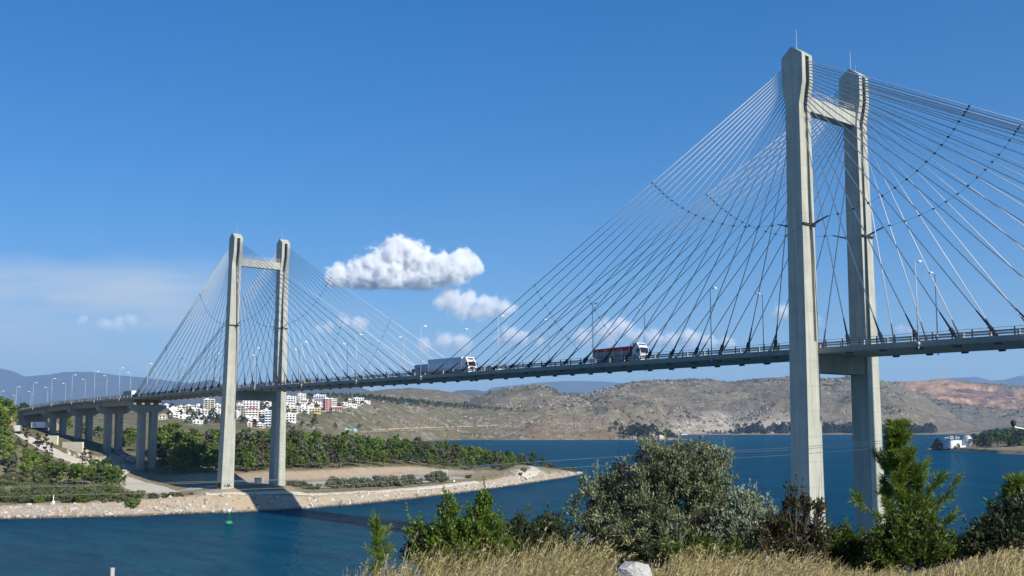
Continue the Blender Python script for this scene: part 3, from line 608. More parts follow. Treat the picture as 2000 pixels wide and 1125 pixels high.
def make_pylon(X0, zb, lean):
    py = empty('pylon', (0, 0, 0), parent=bridge)
    for sy in (-1, 1):
        mb = MB(); s = []
        for z, hx, gr in [(zb, None, .02), (20, None, .02), (36, None, .02), (39.2, None, .02), (39.4, None, .45), (50, None, .45), (60, None, .45), (70, None, .45), (77.2, None, .45), (77.4, None, 1.1), (78.3, None, 1.1), (80.2, None, 1.2), (82, None, 1.5), (84, None, 1.5), (86.4, None, 1.5), (86.42, None, .02)]:
            s.append(leg_section(X0, sy, z, hx, gr, lean))
        s.append(leg_section(X0, sy, 86.75, 1.95, .02, lean)); s.append(leg_section(X0, sy, ZT-0.15, 0.45, .02, lean)); s.append(leg_section(X0, sy, ZT, 0.2, .02, lean))
        mb.loft(s); leg = mb.build('leg', M['concrete'], py)
        # steel anchor rack inside the slot, both faces
        xt = X0+lean*(84-47)/41
        for sx in (-1, 1):
            mb = MB(); mb.box((X0+lean*(82-47)/41+sx*(1.95-1.25), sy*8.42, 82), (.2, .9, 8.4))
            for k in range(18):
                z = 77.8+k*0.485; hx = leg_params(z)[0]; yc = 8.42
                mb.box((X0+lean*(z-47)/41+sx*(hx-0.75), sy*yc, z), (0.5, 0.96, 0.16))
                mb.tube((X0+lean*(z-47)/41+sx*(hx-0.95), sy*(yc-.2), z+.1), (X0+lean*(z-47)/41+sx*(hx-0.3), sy*(yc+.1), z-.15), 0.13, n=6)
            mb.build('anchor_rack', M['dark_steel'], py)
        mb = MB(); mb.tube((xt-0.2, sy*8.0, ZT-0.2), (xt-0.2, sy*8.0, ZT+3.6), 0.06, 0.03); mb.tube((xt+0.3, sy*8.75, ZT-0.2), (xt+0.3, sy*8.75, ZT+1.1), 0.025)
        mb.box((xt-0.2, sy*8.0, ZT-0.1), (0.35, 0.3, 0.5)); mb.build('lightning_rod', M['galv'], py)
        # tie clamp half way up: steel collar on the faces with an arm along the rope
        z = 58.3; hx, hy, yc = leg_params(z); x0 = X0+lean*(z-47)/41
        for sx in (-1, 1):
            mb = MB()
            mb.box((x0+sx*(hx+0.14), sy*yc, z), (0.28, 2*hy+0.1, 0.34))
            mb.tube((x0+sx*(hx+0.2), sy*8.1, z), (x0+sx*(hx+3.4), sy*8.05, z+1.0), 0.13, n=4); mb.tube((x0+sx*(hx+0.2), sy*8.1, z-.3), (x0+sx*(hx+2.6), sy*8.05, z+.7), 0.05, n=4)
            mb.build('tie_collar', M['dark_steel'], py)
    # cross beams
    xt = X0+lean*0.78; mb = MB(); yi = 8.42-1.2
    mb.loft([[(xt-0.95, y, 77.7), (xt+0.95, y, 77.7), (xt+1.1, y, 80.05), (xt-1.1, y, 80.05)] for y in (-yi, 0, yi)]); up_ = mb.build('upper_crossbeam', M['concrete'], py)
    mb = MB()
    for sx in (-1, 1):
        for j in range(6): mb.box((xt+sx*1.0, -6.6+13.2*j/5, 80.65), (0.09, 0.09, 1.2))
        for h in (0.45, 0.85, 1.2): mb.box((xt+sx*1.0, 0, 80.05+h), (0.05, 13.4, 0.06))
    mb.build('walkway_railing', M['galv'], py)
    mb = MB(); yb = 8.75-1.6
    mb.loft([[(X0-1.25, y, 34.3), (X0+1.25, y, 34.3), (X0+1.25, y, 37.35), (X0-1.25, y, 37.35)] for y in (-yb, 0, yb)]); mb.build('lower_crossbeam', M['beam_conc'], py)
    return py
pyA = make_pylon(0, 3.0, 1.3); pyB = make_pylon(215, -3.0, 0)
pyA['label'] = 'far pylon standing on the wooded shore'; pyB['label'] = 'tall near pylon rising from the water'
# spray paint at the foot of the far pylon
def stroke(pts, r, y0, z0, x, parent, name='graffiti', m=None):
    mb = MB()
    for line in pts:
        for (a, b), (c, d) in zip(line, line[1:]):
            mb.tube((x, y0+a, z0+b), (x, y0+c, z0+d), r, n=5)
    for i, v in enumerate(mb.v): mb.v[i] = (x+(v[0]-x)*0.15, v[1], v[2])
    return mb.build(name, m, parent)
M['spray_black'] = mat('spray_paint_black', (0.02, 0.025, 0.03), 0.6, noise=[(4, 0.3, 3)]); M['spray_teal'] = mat('spray_paint_teal', (0.05, 0.32, 0.27), 0.6, noise=[(4, 0.2, 3)]); M['spray_red'] = mat('spray_paint_red', (0.10, 0.025, 0.02), 0.7, noise=[(4, 0.3, 3)])
M['spray_blue'] = mat('spray_paint_blue', (0.05, 0.10, 0.28), 0.6, noise=[(3, 0.3, 3)])
xf = 1.76-1.3*41/41+0.02
LET = {'T': [[(0, 1), (.9, 1)], [(.45, 1), (.45, 0)]], 'a': [[(.7, .6), (.2, .62), (.05, .3), (.2, .02), (.65, .1)], [(.7, .6), (.7, 0)]], 'S': [[(.75, .9), (.3, 1), (.1, .75), (.6, .45), (.7, .15), (.3, 0), (.05, .12)]],
       'e': [[(.08, .32), (.7, .36), (.5, .65), (.15, .55), (.08, .2), (.35, 0), (.7, .1)]], 'r': [[(.1, .62), (.1, 0)], [(.1, .4), (.35, .62), (.6, .6)]]}
yy = 7.35
for ch in 'TaSer':
    L = [[(p[0]*0.9, p[1]*1.5) for p in l] for l in LET[ch]]; stroke(L, 0.11, yy, 7.9, xf+0.02, pyA, m=M['spray_black']); yy += 0.78
stroke([[(0, 0), (1.2, .15), (2.2, -.1), (3.4, .1)]], 0.08, 7.3, 7.45, xf+0.02, pyA, m=M['spray_teal'])
stroke([[(0, 0), (.3, .9), (.9, 1.1), (1.1, .4), (.6, .1), (1.5, .0), (1.9, .8), (1.4, 1.1), (1.1, .7), (2.1, .2), (2.3, .05)], [(.2, .25), (2.2, .2)]], 0.13, -10.1, 7.0, xf+0.02, pyA, m=M['spray_black'])
stroke([[(0, 0), (.2, .8), (.5, .2), (.6, .9)], [(2.2, .9), (2.9, 1.2), (3.4, 1.0)]], 0.09, -10.7, 7.1, xf+0.02, pyA, m=M['spray_teal'])
mb = MB(); mb.box((-1.3+0.0, -11.07, 7.6), (2.4, 0.03, 1.9)); mb.build('graffiti', M['spray_red'], pyA)
# stay cables
def cable_ends(X0, sg, sy, k, d, lean):
    z = 77.8+k*0.485; hx = leg_params(z)[0]; xa = X0+lean*(z-47)/41+sg*(hx-0.9); x = X0+sg*d
    return Vector((xa, sy*8.42, z)), Vector((x, sy*6.85, dz(x)+0.1))
CAB = {}
def add_cable(mb, P, Q):
    mb.mi = 0; d = (P-Q).normalized(); mb.tube(Q+d*0.5, P, 0.086, n=6)
def add_socket(mb, P, Q):
    d = (P-Q).normalized(); mb.mi = 0; L = min(4.2, 2.2+0.02*(P-Q).length); mb.tube(Q+d*1.6, Q+d*(1.6+L), 0.17, 0.1, 7)
    mb.tube(Q+d*0.9, Q+d*1.9, 0.3, 0.3, 8)
    for o in (-0.33, 0.33):
        a = Q+Vector((0, o, 0)); mb.tube(a-d*0.1, a+d*1.5, 0.12, 0.1, 4)
rest = MB(); rsock = MB(); ncab = 0
for X0, lean in ((215, 0), (0, 1.3)):
    for sy in (-1, 1):
        for sg in (-1, 1):
            ds = fan if (X0 == 0) == (sg == 1) else side
            L = []
            for k, d in enumerate(ds):
                P, Q = cable_ends(X0, sg, sy, k, d, lean); L.append((P, Q))
                own = X0 == 215 or (sy == -1 and (sg == 1 or k > 7))
                if own:
                    m1 = MB(); add_cable(m1, P, Q); c = m1.build('stay_cable', M['cable'], bridge, True)
                    m2 = MB(); add_socket(m2, P, Q); m2.build('anchor_socket', M['dark_steel'], c); ncab += 1
                else: add_cable(rest, P, Q); add_socket(rsock, P, Q)
            CAB[(X0, sy, sg)] = L
o = rest.build('stay_cables', M['cable'], bridge, True); tag(o, kind='stuff'); tag(rsock.build('anchor_sockets', M['dark_steel'], o), kind='stuff')
# cross ropes that tie the stays of one fan together
def tie(L, S, E, sag):
    """rope from S to E in the cable fan, clamped where it meets each stay (2-d in x,z)"""
    N = 400; t = np.linspace(0, 1, N); n = np.array([-(E[1]-S[1]), E[0]-S[0]]); n = n/np.hypot(*n)
    if n[1] > 0: n = -n
    cx = S[0]+(E[0]-S[0])*t+n[0]*sag*4*t*(1-t); cz = S[1]+(E[1]-S[1])*t+n[1]*sag*4*t*(1-t); pts = []
    for P, Q in L:
        f = (cx-Q.x)*(P.z-Q.z)-(cz-Q.z)*(P.x-Q.x); s = np.nonzero(f[:-1]*f[1:] <= 0)[0]
        for i in s[:1]:
            lam = (cz[i]-Q.z)/(P.z-Q.z)
            if 0.03 < lam < 0.97: pts.append((t[i], Q+(P-Q)*lam))
    pts.sort(key=lambda q: q[0]); return [p for _, p in pts]
clampm = MB().box((0, 0, 0), (0.3, 0.22, 0.26)).mesh('clamp', M['dark_steel'])
for (X0, sy, sg), L in CAB.items():
    lean = 1.3 if X0 == 0 else 0; Po, Qo = L[-1]
    E1 = Qo+(Po-Qo)*0.70; E2 = Qo+(Po-Qo)*0.37
    z0 = 58.3; S1 = (X0+lean*.2+sg*(leg_params(z0)[0]+3.3), z0+1.0)
    for S, E, sag, first in ((S1, E1, 3.2, Vector((S1[0], sy*8.05, S1[1]))), ((L[8][1].x-sg*1.0, L[8][1].z+1.5), E2, 1.0, None)):
        ps = tie(L, S, (E.x+sg*0.2, E.z), sag)
        if first is not None: ps = [first]+ps
        mb = MB(); mb.poly(ps, 0.022, 4); ct = mb.build('cross_tie', M['dark_steel'], bridge)
        for p in ps[1 if first is not None else 0:]: link('clamp', clampm, ct).location = p
# approach viaduct: girders, piers, abutment
PX = [-94, -132.5, -171, -209.5, -250]; PB = [7.5, 13.5, 18.5, 21.5, 24]
for a, b in zip(PX, PX[1:]):
    mb = MB(); x0, x1 = a-0.25, b+0.25
    for y in (-5.0, -1.7, 1.7, 5.0):
        mb.hexa([(x1, y-.5, dz(x1)-2.75), (x0, y-.5, dz(x0)-2.75), (x0, y+.5, dz(x0)-2.75), (x1, y+.5, dz(x1)-2.75)], [(x1, y-.5, dz(x1)-.61), (x0, y-.5, dz(x0)-.61), (x0, y+.5, dz(x0)-.61), (x1, y+.5, dz(x1)-.61)])
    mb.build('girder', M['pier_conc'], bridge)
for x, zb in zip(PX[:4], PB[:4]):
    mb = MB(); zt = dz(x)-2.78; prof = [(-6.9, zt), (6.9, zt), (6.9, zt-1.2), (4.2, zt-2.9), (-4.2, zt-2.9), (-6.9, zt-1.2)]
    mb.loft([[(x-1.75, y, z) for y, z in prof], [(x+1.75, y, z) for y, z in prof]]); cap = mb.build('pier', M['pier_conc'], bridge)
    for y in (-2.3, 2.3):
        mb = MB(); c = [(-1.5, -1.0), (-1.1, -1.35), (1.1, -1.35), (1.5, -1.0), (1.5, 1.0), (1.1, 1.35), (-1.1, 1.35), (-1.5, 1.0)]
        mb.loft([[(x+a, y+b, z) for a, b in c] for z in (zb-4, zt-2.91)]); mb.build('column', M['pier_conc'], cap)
mb = MB(); mb.box((-252.6, 0, 30.5), (2.2, 14.4, dz(-252)-0.66-27.3+2)); mb.box((-253.5, -7.05, 33.0), (3.2, 0.5, 3.2)); mb.box((-253.5, 7.05, 33.0), (3.2, 0.5, 3.2)); mb.build('abutment', M['pier_conc'], bridge)
for x, zb, y in ((-132.5, 14.9, -2.3), (-132.5, 14.9, 2.3), (-171, 19.4, -2.3)):
    stroke([[(0, 0), (.3, .8), (.7, .1), (1.0, .9), (1.4, .2)], [(.1, .5), (1.5, .6)]], 0.12, y-.7, zb+.9, x+1.52, bridge, m=M['spray_blue'])
# embankment road behind the abutment
mb = MB()
sx = [-254, -290, -340, -420]
mb.loft([[(x, -7.2, dz(x)-.05), (x, 7.2, dz(x)-.05), (x, 16, dz(x)-10), (x, -16, dz(x)-10)] for x in sx]); tag(mb.build('approach_embankment', M['spit']), kind='structure')
mb = MB(); mb.loft([[(x, -5.6, dz(x)-.04), (x, 5.6, dz(x)-.04), (x, 5.6, dz(x)+.02), (x, -5.6, dz(x)+.02)] for x in sx]); tag(mb.build('approach_road', M['asphalt']), kind='structure')
# ------------------------------------------------------------------ street lamps
def lamp_meshes():
    a = MB(); a.tube((0, 0, -0.7), (0, 0, 12.0), 0.105, 0.058, 7); a.box((0, 0.12, -0.25), (0.3, 0.5, 0.5)); a.tube((0, 0, -0.7), (0, 0, -1.1), 0.12, 0.05, 6)
    b = MB(); b.tube((0, 0, 11.95), (0, 0.5, 12.2), 0.06, 0.05, 6); b.tube((0, 0.5, 12.2), (0, 1.0, 12.22), 0.05, 0.05, 6)
    c = MB(); c.loft([[(-.14, .75, 12.12), (.14, .75, 12.12), (.14, .75, 12.3), (-.14, .75, 12.3)], [(-.25, 1.15, 12.1), (.25, 1.15, 12.1), (.2, 1.15, 12.4), (-.2, 1.15, 12.4)], [(-.2, 1.75, 12.16), (.2, 1.75, 12.16), (.12, 1.75, 12.32), (-.12, 1.75, 12.32)]])
    return a.mesh('pole', M['lamp_pole'], True), b.mesh('arm', M['lamp_pole']), c.mesh('lamp_head', M['lamp_head'])
lm = lamp_meshes(); lamp0 = None; ORD = ['first', 'second', 'third', 'fourth', 'fifth', 'sixth', 'seventh', 'eighth', 'ninth', 'tenth', 'eleventh', 'twelfth', 'thirteenth']
for k in range(-14, 10):
    x = 15+30*k
    if x > 290 : continue
    for sy, side_ in ((-1, 'near'), (1, 'far')):
        z = dz(x)+0.0
        xx = x+(9 if sy < 0 and x == 225 else 4 if x == 225 else 0)
        if lamp0 is None:
            o = lamp0 = empty('street_lamp'); link('pole', lm[0], o); link('arm', lm[1], o); link('lamp_head', lm[2], o)
        else: o = copy_tree(lamp0)
        o.location = (xx, sy*7.55, z); o.rotation_euler = (0, 0, 0 if sy < 0 else math.pi)
        if 0 < x < 215: w = ORD[int((215-x)//30)]+' left of the tall near pylon'
        elif x >= 215: w = ORD[int((x-216)//30)]+' right of the tall near pylon'
        elif x > -250: w = ORD[int((-x)//30)]+' left of the far pylon'
        else: w = ORD[int((-250-x)//30)]+' past the viaduct abutment'
        tag(o, 'grey street lamp on the %s deck edge, %s' % (side_, w), 'street lamp', 'street lamps along the bridge')
# ------------------------------------------------------------------ vehicles (built facing +x, origin on the road)
def wheel(parent, x, y, r=0.5, w=0.34):
    m = MB(); m.lathe([(r*.6, -w/2), (r*.95, -w/2), (r, -w*.35), (r, w*.35), (r*.95, w/2), (r*.6, w/2)], (x, y, r), 18, 'y'); t = m.build('wheel', M['tyre'], parent, False)
    m = MB(); m.lathe([(0.02, -w*.42), (r*.58, -w*.46), (r*.58, w*.46), (0.02, w*.42)], (x, y, r), 14, 'y'); m.build('rim', M['rim'], t)
def bodyprof(mb, prof, y0, y1, inset=0.12):
    """prof: (x,z) outline; rounded sides"""
    c = (sum(p[0] for p in prof)/len(prof), sum(p[1] for p in prof)/len(prof))
    sh = lambda s, y: [(c[0]+(x-c[0])*s, y, c[1]+(z-c[1])*s) for x, z in prof]
    mb.loft([sh(0.965, y0), sh(1, y0+inset), sh(1, y1-inset), sh(0.965, y1)])
def tractor(root, cabmat, x1, high=3.9, trim=None):
    """cab whose front is at x1"""
    m = MB(); bodyprof(m, [(x1-2.25, .95), (x1-0.25, .95), (x1, 1.1), (x1-.02, 1.75), (x1-.28, 2.85), (x1-.55, 3.25), (x1-1.1, high), (x1-2.25, high-.05)], -1.25, 1.25); cab = m.build('cab', cabmat, root)
    m = MB(); m.add([(x1+.005, -1.05, 1.85), (x1+.005, 1.05, 1.85), (x1-.245, 1.0, 2.86), (x1-.245, -1.0, 2.86)], [(0, 1, 2, 3)])
    m.add([(x1+.0, -1.12, 1.8), (x1+.0, 1.12, 1.8), (x1-.27, 1.07, 2.86), (x1-.27, -1.07, 2.86)], [(3, 2, 1, 0)]); m.build('windscreen', M['glass'], root)
    for sy in (-1, 1):
        m = MB(); m.box((x1-.72, sy*1.262, 2.25), (.85, .02, .8)); m.build('side_window', M['glass'], root)
        m = MB(); m.box((x1-.05, sy*1.45, 2.35), (.12, .22, .62)); m.tube((x1-.15, sy*1.25, 2.6), (x1-.05, sy*1.42, 2.6), .03); m.build('mirror', M['chassis'], root)
        m = MB(); m.box((x1+.055, sy*.95, .82), (.06, .36, .2)); m.build('headlight', M['lamp_head'], root)
        m = MB(); m.box((x1-1.7, sy*1.16, .62), (1.4, .22, .62)); m.build('side_skirt', cabmat, root)
    m = MB(); bodyprof(m, [(x1-.5, .38), (x1+.02, .38), (x1+.05, .95), (x1-.5, .95)], -1.24, 1.24, .08); m.build('bumper', cabmat, root)
    m = MB(); m.box((x1+.012, 0, 1.38), (.03, 1.5, .42)); m.build('grille', trim or M['chassis'], root)
    m = MB(); m.box((x1-.75, 0, high-.35+.05), (.5, 1.9, .08)); m.build('sun_visor', M['glass'], root)
    return cab
def chassis(root, x0, x1, z=.85): m = MB(); m.box(((x0+x1)/2, 0, z), (x1-x0, 1.0, .3)); m.box(((x0+x1)/2-.5, 0, z-.25), ((x1-x0)*.3, 2.2, .45)); m.build('chassis', M['chassis'], root)
M['trailer_grey'] = mat('trailer_side', (0.66, 0.67, 0.69), 0.5, noise=[(0.8, 0.06, 4), (4, 0.04, 3)]); M['trailer_blue'] = mat('trailer_curtain', (0.33, 0.40, 0.52), 0.55, noise=[(0.8, 0.08, 4)])
M['red_tarp'] = mat('red_tarpaulin', (0.40, 0.018, 0.024), 0.6, noise=[(1.5, 0.25, 4)]); M['tipper'] = mat('tipper_steel_and_truck_shade', (0.30, 0.31, 0.32), 0.55, noise=[(0.8, 0.2, 4)]); M['cab_grey'] = mat('cab_pale_paint', (0.5, 0.56, 0.6), 0.35, noise=[(1.5, 0.05, 3)], coat=.3)
M['red_mark'] = mat('red_marking', (0.5, 0.05, 0.04), 0.5, noise=[(2, .1, 2)]); M['blue_mark'] = mat('blue_marking', (0.03, 0.06, 0.25), 0.5, noise=[(2, .1, 2)])
def place(o, x, y, rz=0):
    a = 2.0; s = (dz(x+a)-dz(x-a))/(2*a); o.location = (x, y, dz(x)+0.08); o.rotation_euler = (0, -math.atan(s), 0) if abs(rz) < 1 else (0, math.atan(s), rz)
def semi(label, trailer, x0=-11.2, marks=None, length=13.6, cabm='white_paint'):
    r = empty('semi_truck'); tag(r, label, 'truck', None); x1 = 5.2; tractor(r, M[cabm], x1, 3.95)
    m = MB(); m.box((2.55-length/2+.0, 0, 2.6), (length, 2.52, 2.8)); tr = m.build('trailer', M[trailer], r)
    m = MB(); m.box((2.56+.02, 0, 2.6), (.04, 2.54, 2.82)); m.build('front_wall', M['white_paint'], tr)
    m = MB()
    for z in (1.23, 3.97): m.box((2.55-length/2, 0, z), (length+.05, 2.58, .1))
    m.box((2.55-length-.02, 0, 2.6), (.08, 2.58, 2.8)); m.build('frame_rail', M['galv'], tr)
    chassis(r, 2.5-length, 4.6)
    for sy in (-1, 1):
        for x in (4.1, .9, 2.5-length+1.6, 2.5-length+2.9, 2.5-length+4.2): wheel(r, x, sy*1.05)
    if marks: marks(r)
    return r
def mk_white(r):
    m = MB(); m.box((4.62-.2, 0, 3.42), (.03, 1.5, .12)); m.box((4.7-.2, 0, 3.3), (.03, .9, .05))
    for i, v in enumerate(m.v): m.v[i] = (v[0]-(v[2]-3.3)*.9+.30, v[1], v[2])
    m.build('logo_stripe', M['red_mark'], r)
t1 = semi('white semi-trailer truck with plain pale grey trailer driving on the bridge', 'trailer_grey', marks=mk_white); place(t1, 114.5, -3.0)
def mk_blue(r):
    m = MB()
    for i, (dx, w) in enumerate(((0, .28), (.5, .12), (.9, .35))): m.box((2.0+dx, -1.268, 3.0), (w, .012, .9))
    m.build('marking', M['blue_mark'], r)

# tipper lorry
r = empty('dump_truck'); tag(r, 'tipper lorry with red tarpaulin over its grey skip and pale cab', 'truck'); tractor(r, M['cab_grey'], 4.9, 3.85, M['lamp_head'])
m = MB(); xs0 = (-8.4, -8.8, 1.6, 1.9)
m.loft([[(-8.0, -1.0, 1.25), (1.3, -1.0, 1.25), (1.3, 1.0, 1.25), (-8.0, 1.0, 1.25)], [(-8.5, -1.25, 2.0), (1.7, -1.25, 2.0), (1.7, 1.25, 2.0), (-8.5, 1.25, 2.0)], [(-7.9, -1.27, 2.95), (1.9, -1.27, 2.95), (1.9, 1.27, 2.95), (-7.9, 1.27, 2.95)]]); sk = m.build('skip', M['tipper'], r)
m = MB()
for x in (-7.2, -4.9, -2.6, -.3): m.box((x, -1.285, 2.2), (.14, .07, 1.5)); m.box((x, 1.285, 2.2), (.14, .07, 1.5))
m.build('rib', M['tipper'], sk)
m = MB(); m.loft([[(-8.1, -1.31, 2.5), (2.0, -1.31, 2.5), (2.0, 1.31, 2.5), (-8.1, 1.31, 2.5)], [(-8.0, -1.31, 3.12), (1.95, -1.31, 3.18), (1.95, 1.31, 3.18), (-8.0, 1.31, 3.12)], [(-7.8, -.4, 3.22), (1.8, -.4, 3.36), (1.8, .4, 3.36), (-7.8, .4, 3.22)]]); m.build('tarpaulin', M['red_tarp'], r)
m = MB()
for x in (-6.9, -5.0, -4.4, -2.5, -1.2): m.box((x, -1.318, 2.72), (.7, .012, .1))
m.build('lettering', M['tan_post'], r)
chassis(r, -7.5, 4.4); m = MB(); m.tube((-1.2, -1.1, 1.5), (1.6, -1.1, .75), .1); m.build('hydraulic_strut', M['galv'], r)
for sy in (-1, 1):
    for x in (3.7, .6, -.7, -5.0, -6.3, -7.4): wheel(r, x, sy*1.05)
place(r, 169.9, -3.0)
M['car_dark'] = mat('dark_car_paint', (0.015, 0.017, 0.02), 0.3, noise=[(1, .1, 3)], coat=.4)
# white box truck and van on the viaduct (driving away)
def box_truck(label, boxm, length=7.2, h=3.3, cabm='white_paint', endm=None):
    r = empty('box_truck'); tag(r, label, 'truck'); m = MB(); m.box((-length/2+1.6, 0, 1.0+(h-1.0)/2), (length, 2.45, h-1.0)); b = m.build('cargo_box', M[boxm], r)
    m = MB(); m.box((1.6-length-.03, 0, 1.0+(h-1)/2), (.05, 2.3, h-1.15)); m.build('rear_door', M[endm or boxm], b)
    m = MB(); bodyprof(m, [(1.75, .6), (3.5, .6), (3.6, 1.2), (3.3, 2.1), (3.0, 2.6), (1.75, 2.7)], -1.1, 1.1); m.build('cab', M[cabm], r)
    m = MB(); m.add([(3.58, -.95, 1.35), (3.58, .95, 1.35), (3.2, .9, 2.3), (3.2, -.9, 2.3)], [(0, 1, 2, 3)]); m.build('windscreen', M['glass'], r)
    for sy in (-1, 1):
        m = MB(); m.box((2.7, sy*1.11, 1.85), (.8, .02, .6)); m.build('side_window', M['glass'], r)
        for x in (2.7, -length+3.4): wheel(r, x, sy*1.0, .45, .3)
    chassis(r, 1.6-length, 3.0, .75); return r
t2 = box_truck('blue-grey box truck half hidden behind the rear of the white semi-trailer', 'trailer_blue', 9.5, 3.6, 'car_dark'); place(t2, 90.6, 2.9, math.pi)
m = MB(); m.box((-.6, 1.235, 2.6), (.3, .012, .8)); m.box((-1.2, 1.235, 2.6), (.4, .012, .8)); m.build('marking', M['blue_mark'], t2)
bt = box_truck('white box truck driving away along the viaduct, shaded side painted dark', 'tipper', 9.5, 3.7, 'tipper', 'white_paint'); place(bt, -125, 2.9, math.pi)  # white truck; shade on its sides and cab painted in as dark grey
M['van_white'] = mat('van_white_paint', (0.75, 0.76, 0.76), 0.35, noise=[(1, .05, 3)], coat=.3)
def car_body(name, label, paint, L=4.4, H=1.5, van=False, cat='car'):
    r = empty(name); tag(r, label, cat); hl = L/2
    low_ = [(-hl, .35), (hl-.1, .35), (hl, .6), (hl-.15, .85), (hl-1.1, .98)]
    if van: prof = low_+[(hl-1.6, H-.15), (hl-2.0, H), (-hl+.1, H), (-hl, H-.15)]
    else: prof = low_+[(hl-1.75, H-.05), (hl-2.1, H), (-hl+1.0, H-.02), (-hl+.25, 1.0), (-hl, .9)]
    m = MB(); bodyprof(m, prof, -.85, .85, .1); m.build('body', M[paint], r)
    m = MB(); m.add([(hl-1.08, -.68, 1.0), (hl-1.08, .68, 1.0), (hl-1.68, .6, H-.1), (hl-1.68, -.6, H-.1)], [(0, 1, 2, 3)])
    for v in range(4): m.v[v] = (m.v[v][0]+.03, m.v[v][1], m.v[v][2]+.02)
    m.build('windscreen', M['glass'], r)
    for sy in (-1, 1):
        m = MB(); m.box((hl-2.35, sy*.852, H-.32), (1.1, .02, .36)); m.build('side_window', M['glass'], r)
        m = MB(); m.box((hl-.05, sy*.6, .72), (.1, .3, .14)); m.build('headlight', M['lamp_head'], r)
        for x in (hl-.85, -hl+.8): wheel(r, x, sy*.78, .32, .2)
    return r
v = car_body('van', 'small white van driving away near the left end of the viaduct', 'van_white', 5.4, 2.4, True, 'van'); place(v, -232, 2.9, math.pi)
c = car_body('car', 'white car just ahead of the white semi-trailer truck', 'van_white', 4.4, 1.5); place(c, 127.5, -3.0)
M['yellow_paint'] = mat('yellow_paint', (0.55, 0.42, 0.03), 0.4, noise=[(1, .08, 3)])
c = car_body('car', 'yellow car low behind the railing just right of the far pylon', 'yellow_paint', 4.3, 1.5); place(c, 27, 2.9, math.pi)
c = car_body('car', 'dark car on the dusty road below the viaduct', 'car_dark', 4.4, 1.45); p = PEN.on(74, 416); c.location = (p.x, p.y, p.z+.35); c.rotation_euler = (0, 0, R(-70))
M['box_grey'] = mat('old_box_panel', (0.42, 0.41, 0.38), 0.6, noise=[(0.7, 0.12, 4)])
b = box_truck('parked grey box truck at the top of the dusty road', 'box_grey', 6.0, 3.4, 'chassis'); p = PEN.on(34, 428); b.location = (p.x, p.y, p.z+.3); b.rotation_euler = (0, 0, R(160))
tl = empty('trailer'); tag(tl, 'long white trailer with a black swoosh parked in shade under the viaduct', 'trailer'); m = MB(); m.box((0, 0, 2.5), (13.4, 2.5, 2.8)); m.build('cargo_box', M['white_paint'], tl)
m = MB()
for i in range(10): a = i/9; m.box((-4.2+2.4*a, -1.262, 2.5+.5*math.sin(a*5)), (.4, .015, .22+.25*math.sin(a*3.1)))
m.build('swoosh', M['spray_black'], tl); chassis(tl, -6.5, 6.5)
for sy in (-1, 1):
    for x in (-5.2, -4, 4.6): wheel(tl, x, sy*1.0)
p = PEN.on(78, 505); tl.location = (p.x, p.y, p.z+.3); tl.rotation_euler = (0, 0, R(12))
# ------------------------------------------------------------------ foliage geometry
def unit(v): return v/np.maximum(np.linalg.norm(v, axis=-1, keepdims=True), 1e-9)
def leafquads(P, d, L, Wd, rg, nrm=None):
    """P (n,3) leaf bases, d (n,3) directions, L lengths, Wd widths"""
    n = len(P); r = rg.normal(size=(n, 3)); w = unit(np.cross(d, r if nrm is None else nrm+.45*r)); L = np.broadcast_to(L, n)[:, None]; Wd = np.broadcast_to(Wd, n)[:, None]
    mid = P+d*L*0.5+np.cross(d, w)*L*0.08
    return np.stack([P, mid+w*Wd*0.5, P+d*L, mid-w*Wd*0.5], 1)
def clumps_crown(C, Rr, per, size, rg, up=0.35, flat=0.75, tint_cl=0.5, aspect=0.75):
    """C (k,3) clump centres, Rr (k) radii; leafy quads scattered through each clump"""
    k = len(C); idx = np.repeat(np.arange(k), per); n = len(idx); d = unit(rg.normal(size=(n, 3))); rad = Rr[idx]*(0.55+0.5*rg.random(n)**0.6)
    P = C[idx]+d*rad[:, None]*np.array([1, 1, flat]); o = unit(d*np.array([1, 1, 1.3])+np.array([0, 0, up])); dd = unit(np.cross(o, rg.normal(size=(n, 3)))+.35*o)
    ct = rg.random(k); t = np.clip(tint_cl*ct[idx]+(1-tint_cl)*rg.random(n), 0, 1)
    s = size*(0.6+0.8*rg.random(n)); return leafquads(P-dd*s[:, None]*.5, dd, s, s*aspect, rg, o), t
